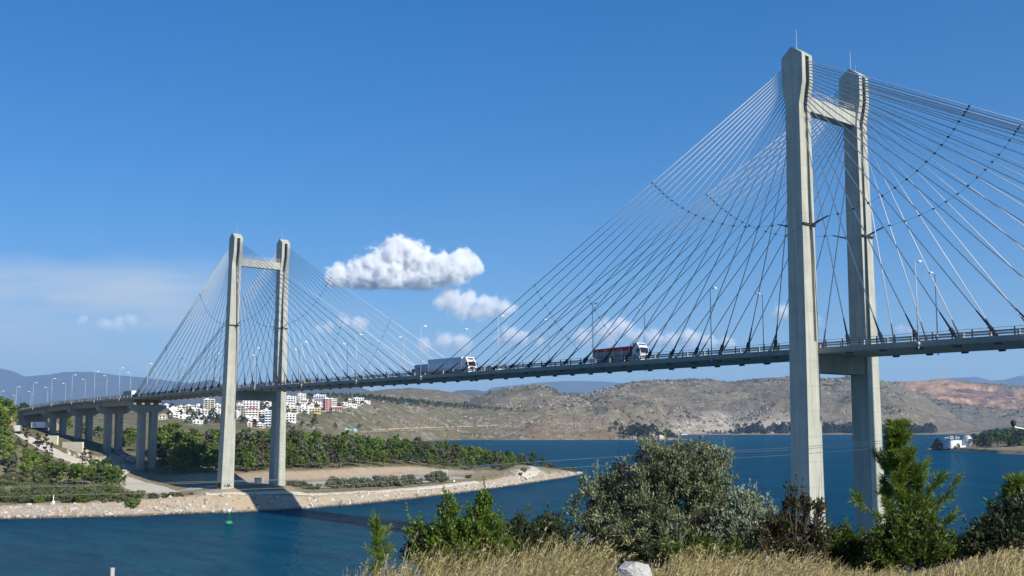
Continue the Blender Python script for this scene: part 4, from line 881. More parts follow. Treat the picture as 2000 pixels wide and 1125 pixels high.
def pine_variant(seed, H=10.0, Rm=3.0, lo=0.28, k=34, per=34, size=0.75, pointy=0.5):
    rg = np.random.default_rng(seed); C = []; Rr = []; pointy = pointy*rg.uniform(.4, 1.5); Rm = Rm*rg.uniform(.82, 1.12); k = int(k*1.45); per = int(per*.78); lo = lo*rg.uniform(.85, 1.35); off = rg.normal(size=2)*.5
    for i in range(k):
        h = lo+(1-lo)*rg.random()**0.8; t = (h-lo)/(1-lo); prof = (math.sin(math.pi*min(1, 0.25+0.75*t))**0.7)*(1-pointy*t*0.6)
        rad = Rm*prof*(0.35+0.65*math.sqrt(rg.random())); a = rg.random()*2*math.pi; C.append((rad*math.cos(a)+.4*rg.normal(), rad*math.sin(a)+.4*rg.normal(), H*h-.5)); C[-1] = (C[-1][0]+off[0]*t, C[-1][1]+off[1]*t, C[-1][2]); Rr.append(Rm*(0.17+0.24*rg.random()**1.5)*(1.05-0.45*t))
    C = np.array(C); Rr = np.array(Rr); Q, t = clumps_crown(C, Rr, per, size, rg); trunk = MB(); top = H*0.8
    bend = rg.normal(size=2)*.35; pts = [(bend[0]*math.sin(u*2.2), bend[1]*math.sin(u*1.7), -0.6+u*(top+.6)) for u in np.linspace(0, 1, 5)]
    for i in range(4): trunk.tube(pts[i], pts[i+1], 0.2*(1-i*.2), 0.2*(1-(i+1)*.2), 6)
    for j in rg.choice(k, min(9, k), replace=False):
        c = C[j]; zb = max(H*lo*.8, c[2]-1.2-rg.random()); u = min(1, (zb+.6)/(top+.6)); trunk.tube((bend[0]*math.sin(u*2.2), bend[1]*math.sin(u*1.7), zb), tuple(c), 0.07, 0.025, 4)
    return Q, t, trunk
M['pine_leaf'] = foliage('pine_needles', (0.042, 0.085, 0.012), (0.17, 0.24, 0.034), 0.2, objvar=0.3)
M['pine_dark'] = foliage('dark_pine_needles', (0.022, 0.048, 0.013), (0.075, 0.12, 0.03), 0.15, objvar=0.25)
M['dry_leaf'] = foliage('dry_brown_foliage', (0.06, 0.05, 0.032), (0.13, 0.10, 0.065), 0.2, objvar=0.2)
M['grey_leaf'] = foliage('grey_green_leaves', (0.075, 0.09, 0.045), (0.19, 0.20, 0.12), 0.2, objvar=0.2)
M['cyp_leaf'] = foliage('cypress_foliage', (0.012, 0.024, 0.012), (0.03, 0.048, 0.022), 0.1, objvar=0.2)
M['euc_leaf'] = foliage('dark_shore_foliage', (0.022, 0.034, 0.018), (0.055, 0.07, 0.035), 0.15, objvar=0.3)
M['bark'] = mat('bark', (0.13, 0.095, 0.07), 0.9, noise=[(3, 0.3, 4)], bump=0.4)
M['grey_bark'] = mat('grey_bark', (0.22, 0.19, 0.16), 0.9, noise=[(6, 0.3, 4)], bump=0.3)
def tree_proto(name, seed, matn, label, cat, group=None, **kw):
    Q, t, trunk = pine_variant(seed, **kw); o = empty(name); trunk.build('trunk', M['bark'], o, True); c = link('crown', quadmesh('crown', Q, M[matn], t), o); return tag(o, label, cat, group)
PROTO = {}
class Kind:
    def __init__(s, name, n, matn, **kw): s.name = name; s.mat = matn; s.kw = kw; s.n = n; s.protos = []; s.used = []
    def make(s, loc, rz, sc, label, cat, group=None, sz=None):
        i = random.randrange(s.n)
        while len(s.protos) <= i: s.protos.append(None)
        if s.protos[i] is None: s.protos[i] = o = tree_proto(s.name, 100+hash(s.mat) % 1 + 31*i+len(s.mat), s.mat, label, cat, **s.kw)
        else: o = copy_tree(s.protos[i])
        o.location = loc; o.rotation_euler = (0, 0, rz); o.scale = (sc, sc, sc*(sz or 1)); tag(o, label, cat, group); return o
    def __repr__(s): return s.name
PINE = Kind('pine_tree', 6, 'pine_leaf', H=10, Rm=3.3, k=36, per=42, size=0.62); PINE_D = Kind('pine_tree', 3, 'pine_dark', H=10, Rm=3.0, k=34, per=42, size=0.62)
DRY = Kind('dry_tree', 2, 'dry_leaf', H=9, Rm=2.8, k=28, per=34, size=0.6); GREY = Kind('grey_green_tree', 3, 'grey_leaf', H=8.5, Rm=2.8, lo=.2, k=30, per=38, size=0.6, pointy=.2)
CYP = Kind('cypress_tree', 2, 'cyp_leaf', H=10, Rm=0.95, lo=0.06, k=26, per=36, size=0.55, pointy=1.2)
EUC = Kind('shore_tree', 4, 'euc_leaf', H=10, Rm=4.2, lo=0.12, k=34, per=26, size=0.9, pointy=.3)
def scale_on(px, D, kind, h, label, cat, group, strip, dz0=-0.3, sz=None):
    p = strip.on(px, D, dz0); return kind.make(p, random.random()*6.28, h/kind.kw['H'], label, cat, group, sz)
# the pine wood on the peninsula: canopy row read from the photograph
canopy = ip((300, 806), (340, 812), (400, 815), (450, 822), (500, 826), (570, 832), (640, 836), (700, 840), (760, 846), (830, 853), (880, 858), (930, 867), (980, 875), (1020, 884), (1035, 889))
front = ip((250, 395), (300, 398), (345, 376), (420, 377), (540, 386), (600, 396), (700, 416), (800, 443), (900, 462), (960, 478), (1010, 508), (1040, 520))
RIDGE = Kind('ridge_pine', 4, 'pine_dark', H=10, Rm=3.0, k=30, per=22, size=0.8)
LBL = {'pine_tree': 'green rounded pine in the wood behind the far pylon', 'dry_tree': 'brownish half-dry tree among the green pines of the wood', 'grey_green_tree': 'grey-green broad tree at the edge of the pine wood', 'cypress_tree': 'thin dark cypress standing among the pines of the wood'}
random.seed(11)
cand = []
for row in range(8):
    px = 306+random.random()*14
    while px < 1030:
        f = front(px); D = f+2.5+row*9.5+random.uniform(-4, 4)
        if D < 555 and not (px < 330 and D < 440): cand.append((px+random.uniform(-5, 5), D, row))
        px += random.uniform(17, 30)*420/D*(0.9+row*.07)
nt_ = 0
for px, D, row in cand:
    zg = PEN.z(px, D); target = zat(canopy(px)+random.uniform(-3, 9), D); hmax = target-zg
    h = min(random.uniform(7, 10.5), hmax) if row < 4 else min(hmax, 13)*random.uniform(.9, 1.0)
    if row == 0: h = min(h, random.uniform(5, 9.5))
    if h < 3: continue
    r = random.random(); k = PINE if r < .62 else PINE_D if r < .74 else GREY if r < .87 else DRY if r < .95 else CYP
    if k is CYP: h = min(h*1.1, hmax+1)
    if k is PINE_D: lb = 'dark green pine in the wood behind the far pylon'
    else: lb = LBL[k.name]
    if row == 0: lb = lb.replace('in the wood', 'at the front edge of the wood')
    scale_on(px, D, k, h, lb, 'tree', 'trees of the pine wood behind the far pylon', PEN, -0.4, random.uniform(.9, 1.1)); nt_ += 1
for px, py, D, h in ((1043, 915, 522, 8.0), (1062, 915, 525, 6.0)):
    scale_on(px, D, PINE_D, h, 'small round pine alone on the headland, %s of a pair' % ('taller' if h > 7 else 'shorter'), 'tree', None, PEN)
# hillside at the left, below the viaduct
random.seed(5)
LT = [(8, 372, 10.5, PINE), (28, 388, 9, PINE_D), (-6, 405, 13, PINE), (14, 425, 14, PINE), (5, 455, 15, PINE), (-20, 430, 13, PINE_D), (45, 376, 9, PINE), (62, 362, 8.5, PINE), (90, 368, 9, PINE), (110, 360, 8, GREY), (128, 352, 9.5, PINE), (145, 358, 10, PINE_D), (160, 352, 9.5, PINE), (178, 357, 9.5, PINE), (196, 352, 9, PINE_D), (212, 355, 9, PINE), (226, 360, 8, PINE), (30, 358, 8, GREY), (-10, 360, 10, PINE_D), (75, 350, 7.5, PINE_D),
      (52, 398, 11, CYP), (70, 392, 9.5, CYP), (89, 391, 11, CYP), (97, 388, 8.5, CYP), (160, 384, 9, CYP), (175, 385, 8, CYP), (118, 384, 7, GREY), (120, 376, 10, PINE), (18, 364, 8, PINE), (52, 384, 10, PINE), (72, 376, 9.5, PINE), (86, 372, 8, GREY), (103, 372, 9, PINE), (140, 370, 10.5, PINE), (152, 374, 9, PINE), (170, 366, 10, PINE), (186, 366, 10.5, PINE), (204, 366, 9.5, PINE_D), (218, 350, 8.5, PINE), (232, 354, 7, PINE), (96, 356, 7.5, PINE), (48, 356, 7.5, PINE), (2, 390, 11, PINE), (36, 400, 10, PINE_D), (60, 385, 9, PINE), (250, 500, 9, PINE), (200, 520, 8, GREY), (165, 540, 8, PINE), (245, 470, 8.5, PINE), (262, 455, 9, PINE), (236, 452, 7.5, GREY), (258, 488, 10, PINE), (130, 560, 9, PINE), (188, 500, 8, PINE_D), (310, 430, 8, PINE_D), (322, 415, 7, GREY), (318, 450, 12, PINE), (335, 470, 12, PINE),
      (40, 560, 13, PINE_D), (55, 575, 12, PINE_D), (68, 585, 10, GREY), (30, 590, 11, PINE_D), (-5, 560, 12, PINE_D), (84, 600, 9, PINE_D), (322, 396, 6.5, PINE_D)]
where = {}
for px, D, h, k in LT:
    if D > 540: w = 'dark bushy tree beyond the left end of the viaduct'
    elif D > 440: w = '%s tree seen between the viaduct piers' % ('green pine' if k is PINE else 'dull green')
    elif k is CYP: w = 'thin dark cypress beside the dusty road at the left'
    elif px < 25: w = '%s pine at the left margin of the picture' % ('dark' if k is PINE_D else 'bright green')
    elif px > 300: w = 'dark round tree next to the tallest viaduct pier'
    else: w = {'pine_tree': '%s pine on the left slope above the stony shore' % ('dark' if k is PINE_D else 'bright green')}.get(k.name, 'dull grey-green tree on the left slope above the stony shore')
    if 18 < px < 240 and D < 410 and k is not CYP:
        h = max(3.0, min(h, zat(ip((18, 862), (60, 872), (110, 887), (165, 898), (200, 886), (225, 890), (240, 905))(px)+random.uniform(0, 14), D)-PEN.z(px, D)))
    scale_on(px, D, k, h, w, 'tree', 'trees on the left hillside', PEN)
# shrubs
def shrub_variant(seed, R_=1.5, H=1.8, k=22, per=40, size=0.28):
    rg = np.random.default_rng(seed); a = rg.random(k)*6.28; u = np.sqrt(rg.random(k)); h = rg.random(k)**.7
    C = np.stack([R_*u*np.cos(a)*(1-.4*h), R_*u*np.sin(a)*(1-.4*h), H*(0.18+0.72*h)], 1); Q, t = clumps_crown(C, np.full(k, R_*.32)*(0.7+.6*rg.random(k)), per, size, rg); st = MB()
    for j in range(0, k, 3): st.tube((0, 0, -.3), tuple(C[j]*np.array([.9, .9, .95])), 0.05, 0.02, 4)
    return Q, t, st
SHP = {}
def shrub(name, loc, sc, matn, label, group, seed=0, sz=1):
    key = (matn, seed)
    if key not in SHP:
        Q, t, st = shrub_variant(300+seed); o = SHP[key] = empty(name); st.build('stem', M['grey_bark'], o); link('foliage', quadmesh('foliage', Q, M[matn], t), o)
    else: o = copy_tree(SHP[key])
    o.name = name; o.location = loc; o.rotation_euler = (0, 0, random.random()*6.28); o.scale = (sc, sc, sc*sz); return tag(o, label, 'shrub', group)
M['shrub_leaf'] = foliage('olive_shrub_leaves', (0.065, 0.082, 0.028), (0.17, 0.18, 0.075), 0.2, objvar=0.25)
random.seed(21)
for px, D, s in [(565, 349, .9), (578, 352, 1.1), (592, 354, 1.2), (606, 356, .9), (622, 359, .85), (642, 365, 1.2), (655, 366, 1.5), (668, 369, 1.5), (682, 372, 1.4), (697, 374, 1.6), (712, 378, 1.5), (727, 380, 1.5), (742, 383, 1.6), (757, 386, 1.7), (770, 388, 1.9), (780, 390, 1.6), (795, 396, 1.7), (803, 398, 1.2), (817, 403, 1.1), (838, 410, 1.5), (852, 413, 2.0), (864, 416, 1.9), (650, 373, 1.5), (690, 380, 1.3), (735, 390, 1.5)]:
    shrub('roadside_shrub', PEN.on(px, D, -.2), s*1.12, 'grey_leaf', 'grey-green rounded shrub in the row between the grey yard and the dirt road', 'row of shrubs along the dirt road', random.randrange(4), 1.1)
left_low = []
for i in range(150):
    px = random.uniform(-14, 262); D = random.uniform(311, 352) if px < 215 else random.uniform(311, 336)
    if px > 222 and D > 318+(262-px)*.5: continue
    left_low.append((px, D))
for px, D in left_low:
    shrub('low_shrub', PEN.on(px, D, -.2), random.uniform(.8, 1.7), 'shrub_leaf' if random.random() < .8 else 'pine_leaf', 'low olive-green shrub in the thicket above the stony bank', 'low shrubs above the stony bank at the left', random.randrange(4), random.uniform(.8, 1.1))
for px, D, s in ((270, 322, 1.5), (297, 320, 1.2), (322, 321, 1.0), (334, 321, 1.0), (350, 323, .9), (372, 326, .6), (915, 440, 1.0), (988, 486, 1.6), (1015, 476, .9), (1021, 486, 1.4), (1078, 540, 1.6), (1092, 548, 1.0), (1107, 551, 1.5), (1116, 556, 1.6), (1068, 540, 1.8), (980, 480, 1.5), (1033, 525, 2.2)):
    shrub('bank_shrub', PEN.on(px, D, -.2), s, 'shrub_leaf', ('single round shrub on top of the bank between road and water' if px < 400 else 'small dark shrub on the bare rocky headland'), 'lone shrubs on the bank' if px < 400 else 'shrubs on the headland', random.randrange(4), .9)
# stones of the bank: too many to count
def stones(name, places, sizes, material, rg):
    base = np.array([(-1, -1, -1), (1, -1, -1), (1, 1, -1), (-1, 1, -1), (-1, -1, 1), (1, -1, 1), (1, 1, 1), (-1, 1, 1)], float)*.5
    V = []; Fc = []; f0 = [(3, 2, 1, 0), (4, 5, 6, 7), (0, 1, 5, 4), (1, 2, 6, 5), (2, 3, 7, 6), (3, 0, 4, 7)]
    for i, (p, s) in enumerate(zip(places, sizes)):
        A = rg.normal(size=(3, 3)); q, _ = np.linalg.qr(A); b = base*(1+.45*rg.normal(size=(8, 3)).clip(-1, 1))*np.array([1.25, .95, .7]); v = (b@q.T)*s+np.array(p); V += v.tolist(); Fc += [tuple(k+8*i for k in f) for f in f0]
    me = bpy.data.meshes.new(name); me.from_pydata(V, [], Fc); me.materials.append(material); me.update(); return tag(link(name, me), kind='stuff')
n_ = NT('bank_stone'); v_ = n_.vor(0.7, out='Color'); n_.color(n_.mix(n_.rng(sep(n_, n_.obj, 2), .15, .75, 1, 0), n_.mix(sep(n_, v_, 0), (0.28, 0.24, 0.19), (0.56, 0.53, 0.48)), (.055, .045, .035))); M['stone'] = n_.m
rg = np.random.default_rng(3); pl = []; sz = []
shore = ip(*[(c[0], c[1][1][0]) for c in PCOL])
for i in range(5200):
    px = rg.uniform(-40, 1135); u = rg.random()
    if px < 985: D = shore(px)-0.6+u**1.6*9.5
    else: D = shore(px)-.6+u*(26 if px < 1050 else 14)
    dens = 0.35+0.9*fbm(np.array([px/22.0]), np.array([D/4.0]), 3, 2)[0]+(.3 if u < .2 else 0)+(.35 if px > 880 else 0)
    if rg.random() > dens: continue
    pl.append(tuple(PEN.on(px, D, .02))); sz.append(0.22+0.8*rg.random()**3.5)
stones('bank_stones', pl, sz, M['stone'], rg)
pl = []; sz = []
for i in range(500):
    px = rg.uniform(130, 262); D = rg.uniform(395, 440); 
    if fbm(np.array([px/14.]), np.array([D/6.]), 3, 6)[0] > .02: pl.append(tuple(PEN.on(px, D, .05))); sz.append(.3+1.1*rg.random()**2)
stones('slope_stones', pl, sz, M['stone'], rg)
M['outcrop'] = mat('outcrop_limestone', (.26, .235, .195), .95, noise=[(.05, .25, 4), (.4, .2, 3)])
def outcrops(strip, n, prange, trange, smin, smax, seed, thr=.04, sc=70):
    rg = np.random.default_rng(seed); pl = []; sz = []
    for i in range(n):
        p = rg.uniform(*prange); a = int(np.clip(np.searchsorted(strip.px, p), 0, len(strip.px)-1)); b = int(np.argmin(np.abs(strip.t-rg.uniform(*trange))))
        x, y = strip.X[a, b], strip.Y[a, b]
        if fbm(np.array([x/sc]), np.array([y/sc]), 3, seed)[0] < thr: continue
        dx, dy = rg.normal(size=2)*4; pl.append((x+dx, y+dy, strip.z(*inv(x+dx, y+dy, strip.Z[a, b]))-.15*smin)); sz.append(smin+(smax-smin)*rg.random()**2.5)
    stones('rock_outcrops', pl, sz, M['outcrop'], rg)
outcrops(H1, 3400, (560, 1090), (1.0, 3.95), 1.2, 4.2, 3); outcrops(H2, 1800, (985, 1300), (1.0, 3.9), 1.2, 4.5, 4); outcrops(H4, 5200, (1070, 1790), (1.05, 3.9), 2.2, 8, 6, .03, 120); outcrops(H3, 1400, (905, 1170), (1.2, 3.95), 2, 6.5, 5, .03, 110)
# trees along the far shores
random.seed(9)
def far_row(pxs, hs, Dfun, strip, label, group, kind=EUC, dz0=-.5, sz=1.0):
    for px, h in zip(pxs, hs): scale_on(px, Dfun(px), kind, h, label, 'tree', group, strip, dz0, sz*random.uniform(.85, 1.15))
px = 1441.0; P1 = []; H1s = []
while px < 1825: P1.append(px); H1s.append(random.uniform(21, 34)*(1 if px < 1600 else .92)*(.6 if random.random() < .12 else 1)); px += random.uniform(2.6, 5.5)
far_row(P1, H1s, lambda p: 3060+random.uniform(0, 60)-(60 if p > 1700 else 0), FLAT, 'dark bushy tree in the row along the far shore under the big hill', 'trees along the far shore', sz=1.1)
px = 1322.0; P1 = []; H1s = []
while px < 1441: P1.append(px); H1s.append(random.uniform(9, 16)); px += random.uniform(6, 11)
far_row(P1, H1s, lambda p: 3070+random.uniform(0, 40), FLAT, 'low dark tree on the far shore below the pale cliffs', 'low trees below the cliffs')
P1 = [1190, 1202, 1213, 1221, 1228, 1236, 1243, 1250, 1258, 1266, 1272, 1280, 1286, 1300, 1308, 1315, 1246, 1262, 1276, 1234, 1254, 1290, 1303]; H1s = [10, 17, 20, 19, 14, 22, 18, 24, 23, 21, 22, 20, 15, 17, 15, 12, 24, 25, 22, 21, 20, 12, 14]
far_row(P1, H1s, lambda p: 1985+random.uniform(0, 50)+(60 if random.random() < .3 else 0), H2, 'dark tree in the grove at the right foot of the knoll', 'grove at the foot of the knoll', dz0=-1)
px = 1895.0
while px < 2040:
    for r_ in range(4):
        D = 985+r_*50+random.uniform(-15, 15)+(2000-px)*.75; h = random.uniform(10, 15)
        p = px+random.uniform(-4, 4)
        hm = zat(ip((1890, 853), (1910, 845), (1935, 840), (1960, 836), (2050, 833))(p)+random.uniform(0, 5), D)-SPIT.z(p, D); h = min(h+3, hm) if r_ > 1 else min(h, hm)
        if h > 3: scale_on(p, D, [PINE_D, PINE, EUC][random.randrange(3)], h, 'dark green tree in the dense grove on the right headland', 'tree', 'grove on the right headland', SPIT)
    px += random.uniform(8, 13)
for px, D, h in ((1826, 1090, 11), (1831, 1085, 12), (1837, 1080, 8), (1822, 1085, 5), (1871, 1058, 5), (1866, 1056, 4.5), (1815, 1076, 3), (1819, 1074, 3.5)):
    scale_on(px, D, EUC, h, 'dark tree left of the silver tanks' if px < 1850 else 'bush in front of the white hall between the tanks', 'tree', 'trees by the silver tanks', SPIT)
# pine ridge above the town
random.seed(14)
ridge_top = ip((590, 765), (640, 765), (700, 766), (720, 768), (760, 771), (800, 776), (850, 781), (900, 786.5), (960, 792), (1000, 796), (1027, 799.5))
for i in range(150):
    px = 596+ (1027-596)*((i+random.random())/150); Dr = ip((330, 1600), (450, 1650), (560, 1800), (720, 2050), (800, 2200), (900, 2350), (1240, 2350))(px); D = Dr-random.uniform(0, 60 if px < 800 else 40)-random.choice((0, 0, 40 if px < 850 else 15))
    h = min(15, max(3.5, zat(ridge_top(px)+random.uniform(-1.2, 3), D)-H1.z(px, D)))*(1 if px < 850 else .95)
    k = RIDGE
    scale_on(px, D, k, h, 'dark green pine on the ridge to the right of the town', 'tree', 'pines on the ridge', H1, -.5)
for px, py, h in ((597, 815, 11), (612, 825, 13), (615, 836, 15), (589, 836, 10), (668, 792, 9), (690, 791, 12), (705, 790, 8), (610, 803, 7), (562, 838, 9), (655, 838, 10), (700, 838, 9)):
    p, D = H1.drape(px, py); k = PINE_D; k.make(p, random.random()*6, h/10, 'lone dark tree on the grassy slope below the town', 'tree', 'lone trees on the town slope')
random.seed(30)
for px, py in ((352, 812), (380, 822), (412, 812), (418, 808), (425, 824), (330, 816), (470, 822), (497, 832), (512, 800), (520, 798), (410, 822), (390, 815), (365, 824), (505, 818), (540, 790), (575, 806), (600, 800), (632, 792), (336, 800), (358, 804), (372, 812), (388, 810), (398, 826), (420, 818), (476, 826), (484, 806), (516, 824), (528, 806), (560, 804), (582, 796), (606, 790), (618, 800), (645, 806), (662, 797), (676, 788), (708, 792)):
    p, D = H1.drape(px, py); EUC.make(p, random.random()*6, random.uniform(.7, 1.1), 'dark green tree among the white houses of the town', 'tree', 'trees between the houses')
# dark scrub dotted over the hills
rg = np.random.default_rng(12)
qmask = lambda s, a, b: float(1-inq[a, b])
def scrub(name, strip, n, prange, trange, size, rg, mask=None):
    Q = []; T = []
    nu, nv = strip.X.shape
    for i in range(n):
        p = rg.uniform(*prange); a = int(np.clip(np.searchsorted(strip.px, p), 0, nu-1)); tval = rg.uniform(*trange); b = int(np.argmin(np.abs(strip.t-tval)))
        if mask is not None and rg.random() > mask(strip, a, b): continue
        s = size*(.5+rg.random()); c = np.array([strip.X[a, b], strip.Y[a, b], strip.Z[a, b]])+rg.normal(size=3)*np.array([5, 5, 0]); m = 7
        d = unit(rg.normal(size=(m, 3))*np.array([1, 1, .6])+np.array([0, 0, .3])); P = c+d*s*.5*rg.random((m, 1)); Q.append(leafquads(P, d, s*(.7+.6*rg.random(m)), s*.8, rg)); T.append(rg.random(m))
    return tag(link(name, quadmesh(name, np.concatenate(Q), M['scrub_leaf'], np.concatenate(T))), kind='stuff')
M['scrub_leaf'] = foliage('hill_scrub_leaves', (0.03, 0.038, 0.018), (0.075, 0.08, 0.04), 0, objvar=0)
mk = lambda s, a, b: float(np.clip(fbm(s.X[a:a+1, b]/130, s.Y[a:a+1, b]/130, 3, 31)[0]*7+.05+.6*(s.t[b] > 3.1), 0.04, 1))
scrub('scrub', H4, 2600, (1060, 1760), (1.2, 4.0), 4.6, rg, mk); scrub('scrub', H3, 700, (900, 1180), (1, 4), 3.6, rg, mk); scrub('scrub', QH, 900, (1690, 2090), (2.5, 16), 5.5, rg, qmask); scrub('scrub', H1, 300, (560, 1080), (1.0, 3.9), 1.8, rg); scrub('scrub', H2, 260, (985, 1290), (1, 4), 1.9, rg)
# ------------------------------------------------------------------ the town
def paint(name, c): M[name] = mat(name, c, 0.8, noise=[(0.3, 0.06, 4), (1.5, 0.05, 3)])
for nm, c in (('wall_white', (.80, .79, .76)), ('wall_cream', (.66, .60, .47)), ('wall_yellow', (.62, .52, .27)), ('wall_pink', (.42, .21, .20)), ('wall_salmon', (.60, .43, .33)), ('wall_grey', (.26, .25, .235)), ('wall_blue', (.30, .45, .58)), ('wall_orange', (.60, .40, .18)), ('roof_red', (.36, .13, .075)), ('roof_grey', (.38, .37, .35)), ('wall_tan', (.48, .38, .25)), ('sheet_blue', (.06, .14, .32)), ('sheet_lightblue', (.35, .55, .62))): paint(nm, c)
M['window'] = mat('window_dark', (.03, .035, .045), .25, spec=.5, noise=[(.5, .3, 2)])
def house(label, px, py, wpx, hpx, wall, floors, roof='flat', rz=0.0, balc=True, bcol='wall_white', depth=11, openf=False, strip=None, win=True, dug=3):
    p, D = (strip or H1).drape(px, py); s = D/F; w = wpx*s*1.02; h = hpx*s; o = empty('house', p, YAW-math.pi/2+rz); tag(o, label, 'building', None)
    fl = h/floors; d = depth
    m = MB()
    if openf:      # bare concrete frame: slabs and columns
        for k in range(floors+1): m.box((0, d/2, k*fl), (w, d, .45))
        for x in (-w/2+.4, -w*.12, w*.12, w/2-.4):
            for y in (.4, d-.4): m.box((x, y, h/2-dug/2), (.7, .7, h+dug))
        m.box((0, d*.6, h/2), (w*.25, d*.5, h))
    else: m.box((0, d/2, h/2-dug/2), (w, d, h+dug))
    body = m.build('wall', M[wall], o)
    m = MB()
    if roof == 'flat':
        m.box((0, d/2, h+.12), (w+.5, d+.5, .24)); 
        for a, b, c_, e in ((0, -.1, w+.5, .2), (0, d+.1, w+.5, .2)): m.box((a, b, h+.55), (c_, e, .62))
        m.box((-w*.2, d*.6, h+1.2), (min(3.5, w*.3), 3, 2.0)); rm = 'wall_white' if wall != 'wall_grey' else 'roof_grey'
    else:
        rm = roof; m.add([(-w/2-.5, -.5, h+.02), (w/2+.5, -.5, h+.02), (w/2+.5, d+.5, h+.02), (-w/2-.5, d+.5, h+.02), (-w*.25, d/2, h+2.2), (w*.25, d/2, h+2.2)], [(3, 2, 1, 0), (0, 1, 5, 4), (1, 2, 5), (2, 3, 4, 5), (3, 0, 4)])
    m.build('roof', M[rm], o)
    if openf: return o
    nw = max(1, min(5, int(w/3.6)))
    for k in range(floors):
        zc = (k+.55)*fl
        if balc and (k > 0 or floors == 1):
            m = MB(); m.box((0, -.75, k*fl+.08), (w*.92, 1.5, .2)); m.box((0, -1.46, k*fl+.6), (w*.92, .12, .85)); m.build('balcony', M[bcol], o)
        if win:
            for j in range(nw):
                x = (j+.5)/nw*w-w/2; m = MB(); m.box((x, -.02, zc), (min(2.0, w/nw*.55), .08, fl*.62)); m.build('window', M['window'], o)
            m = MB(); m.box((w/2+.02, d*.5, zc), (.08, 2.2, fl*.45)); m.build('window', M['window'], o)
    return o
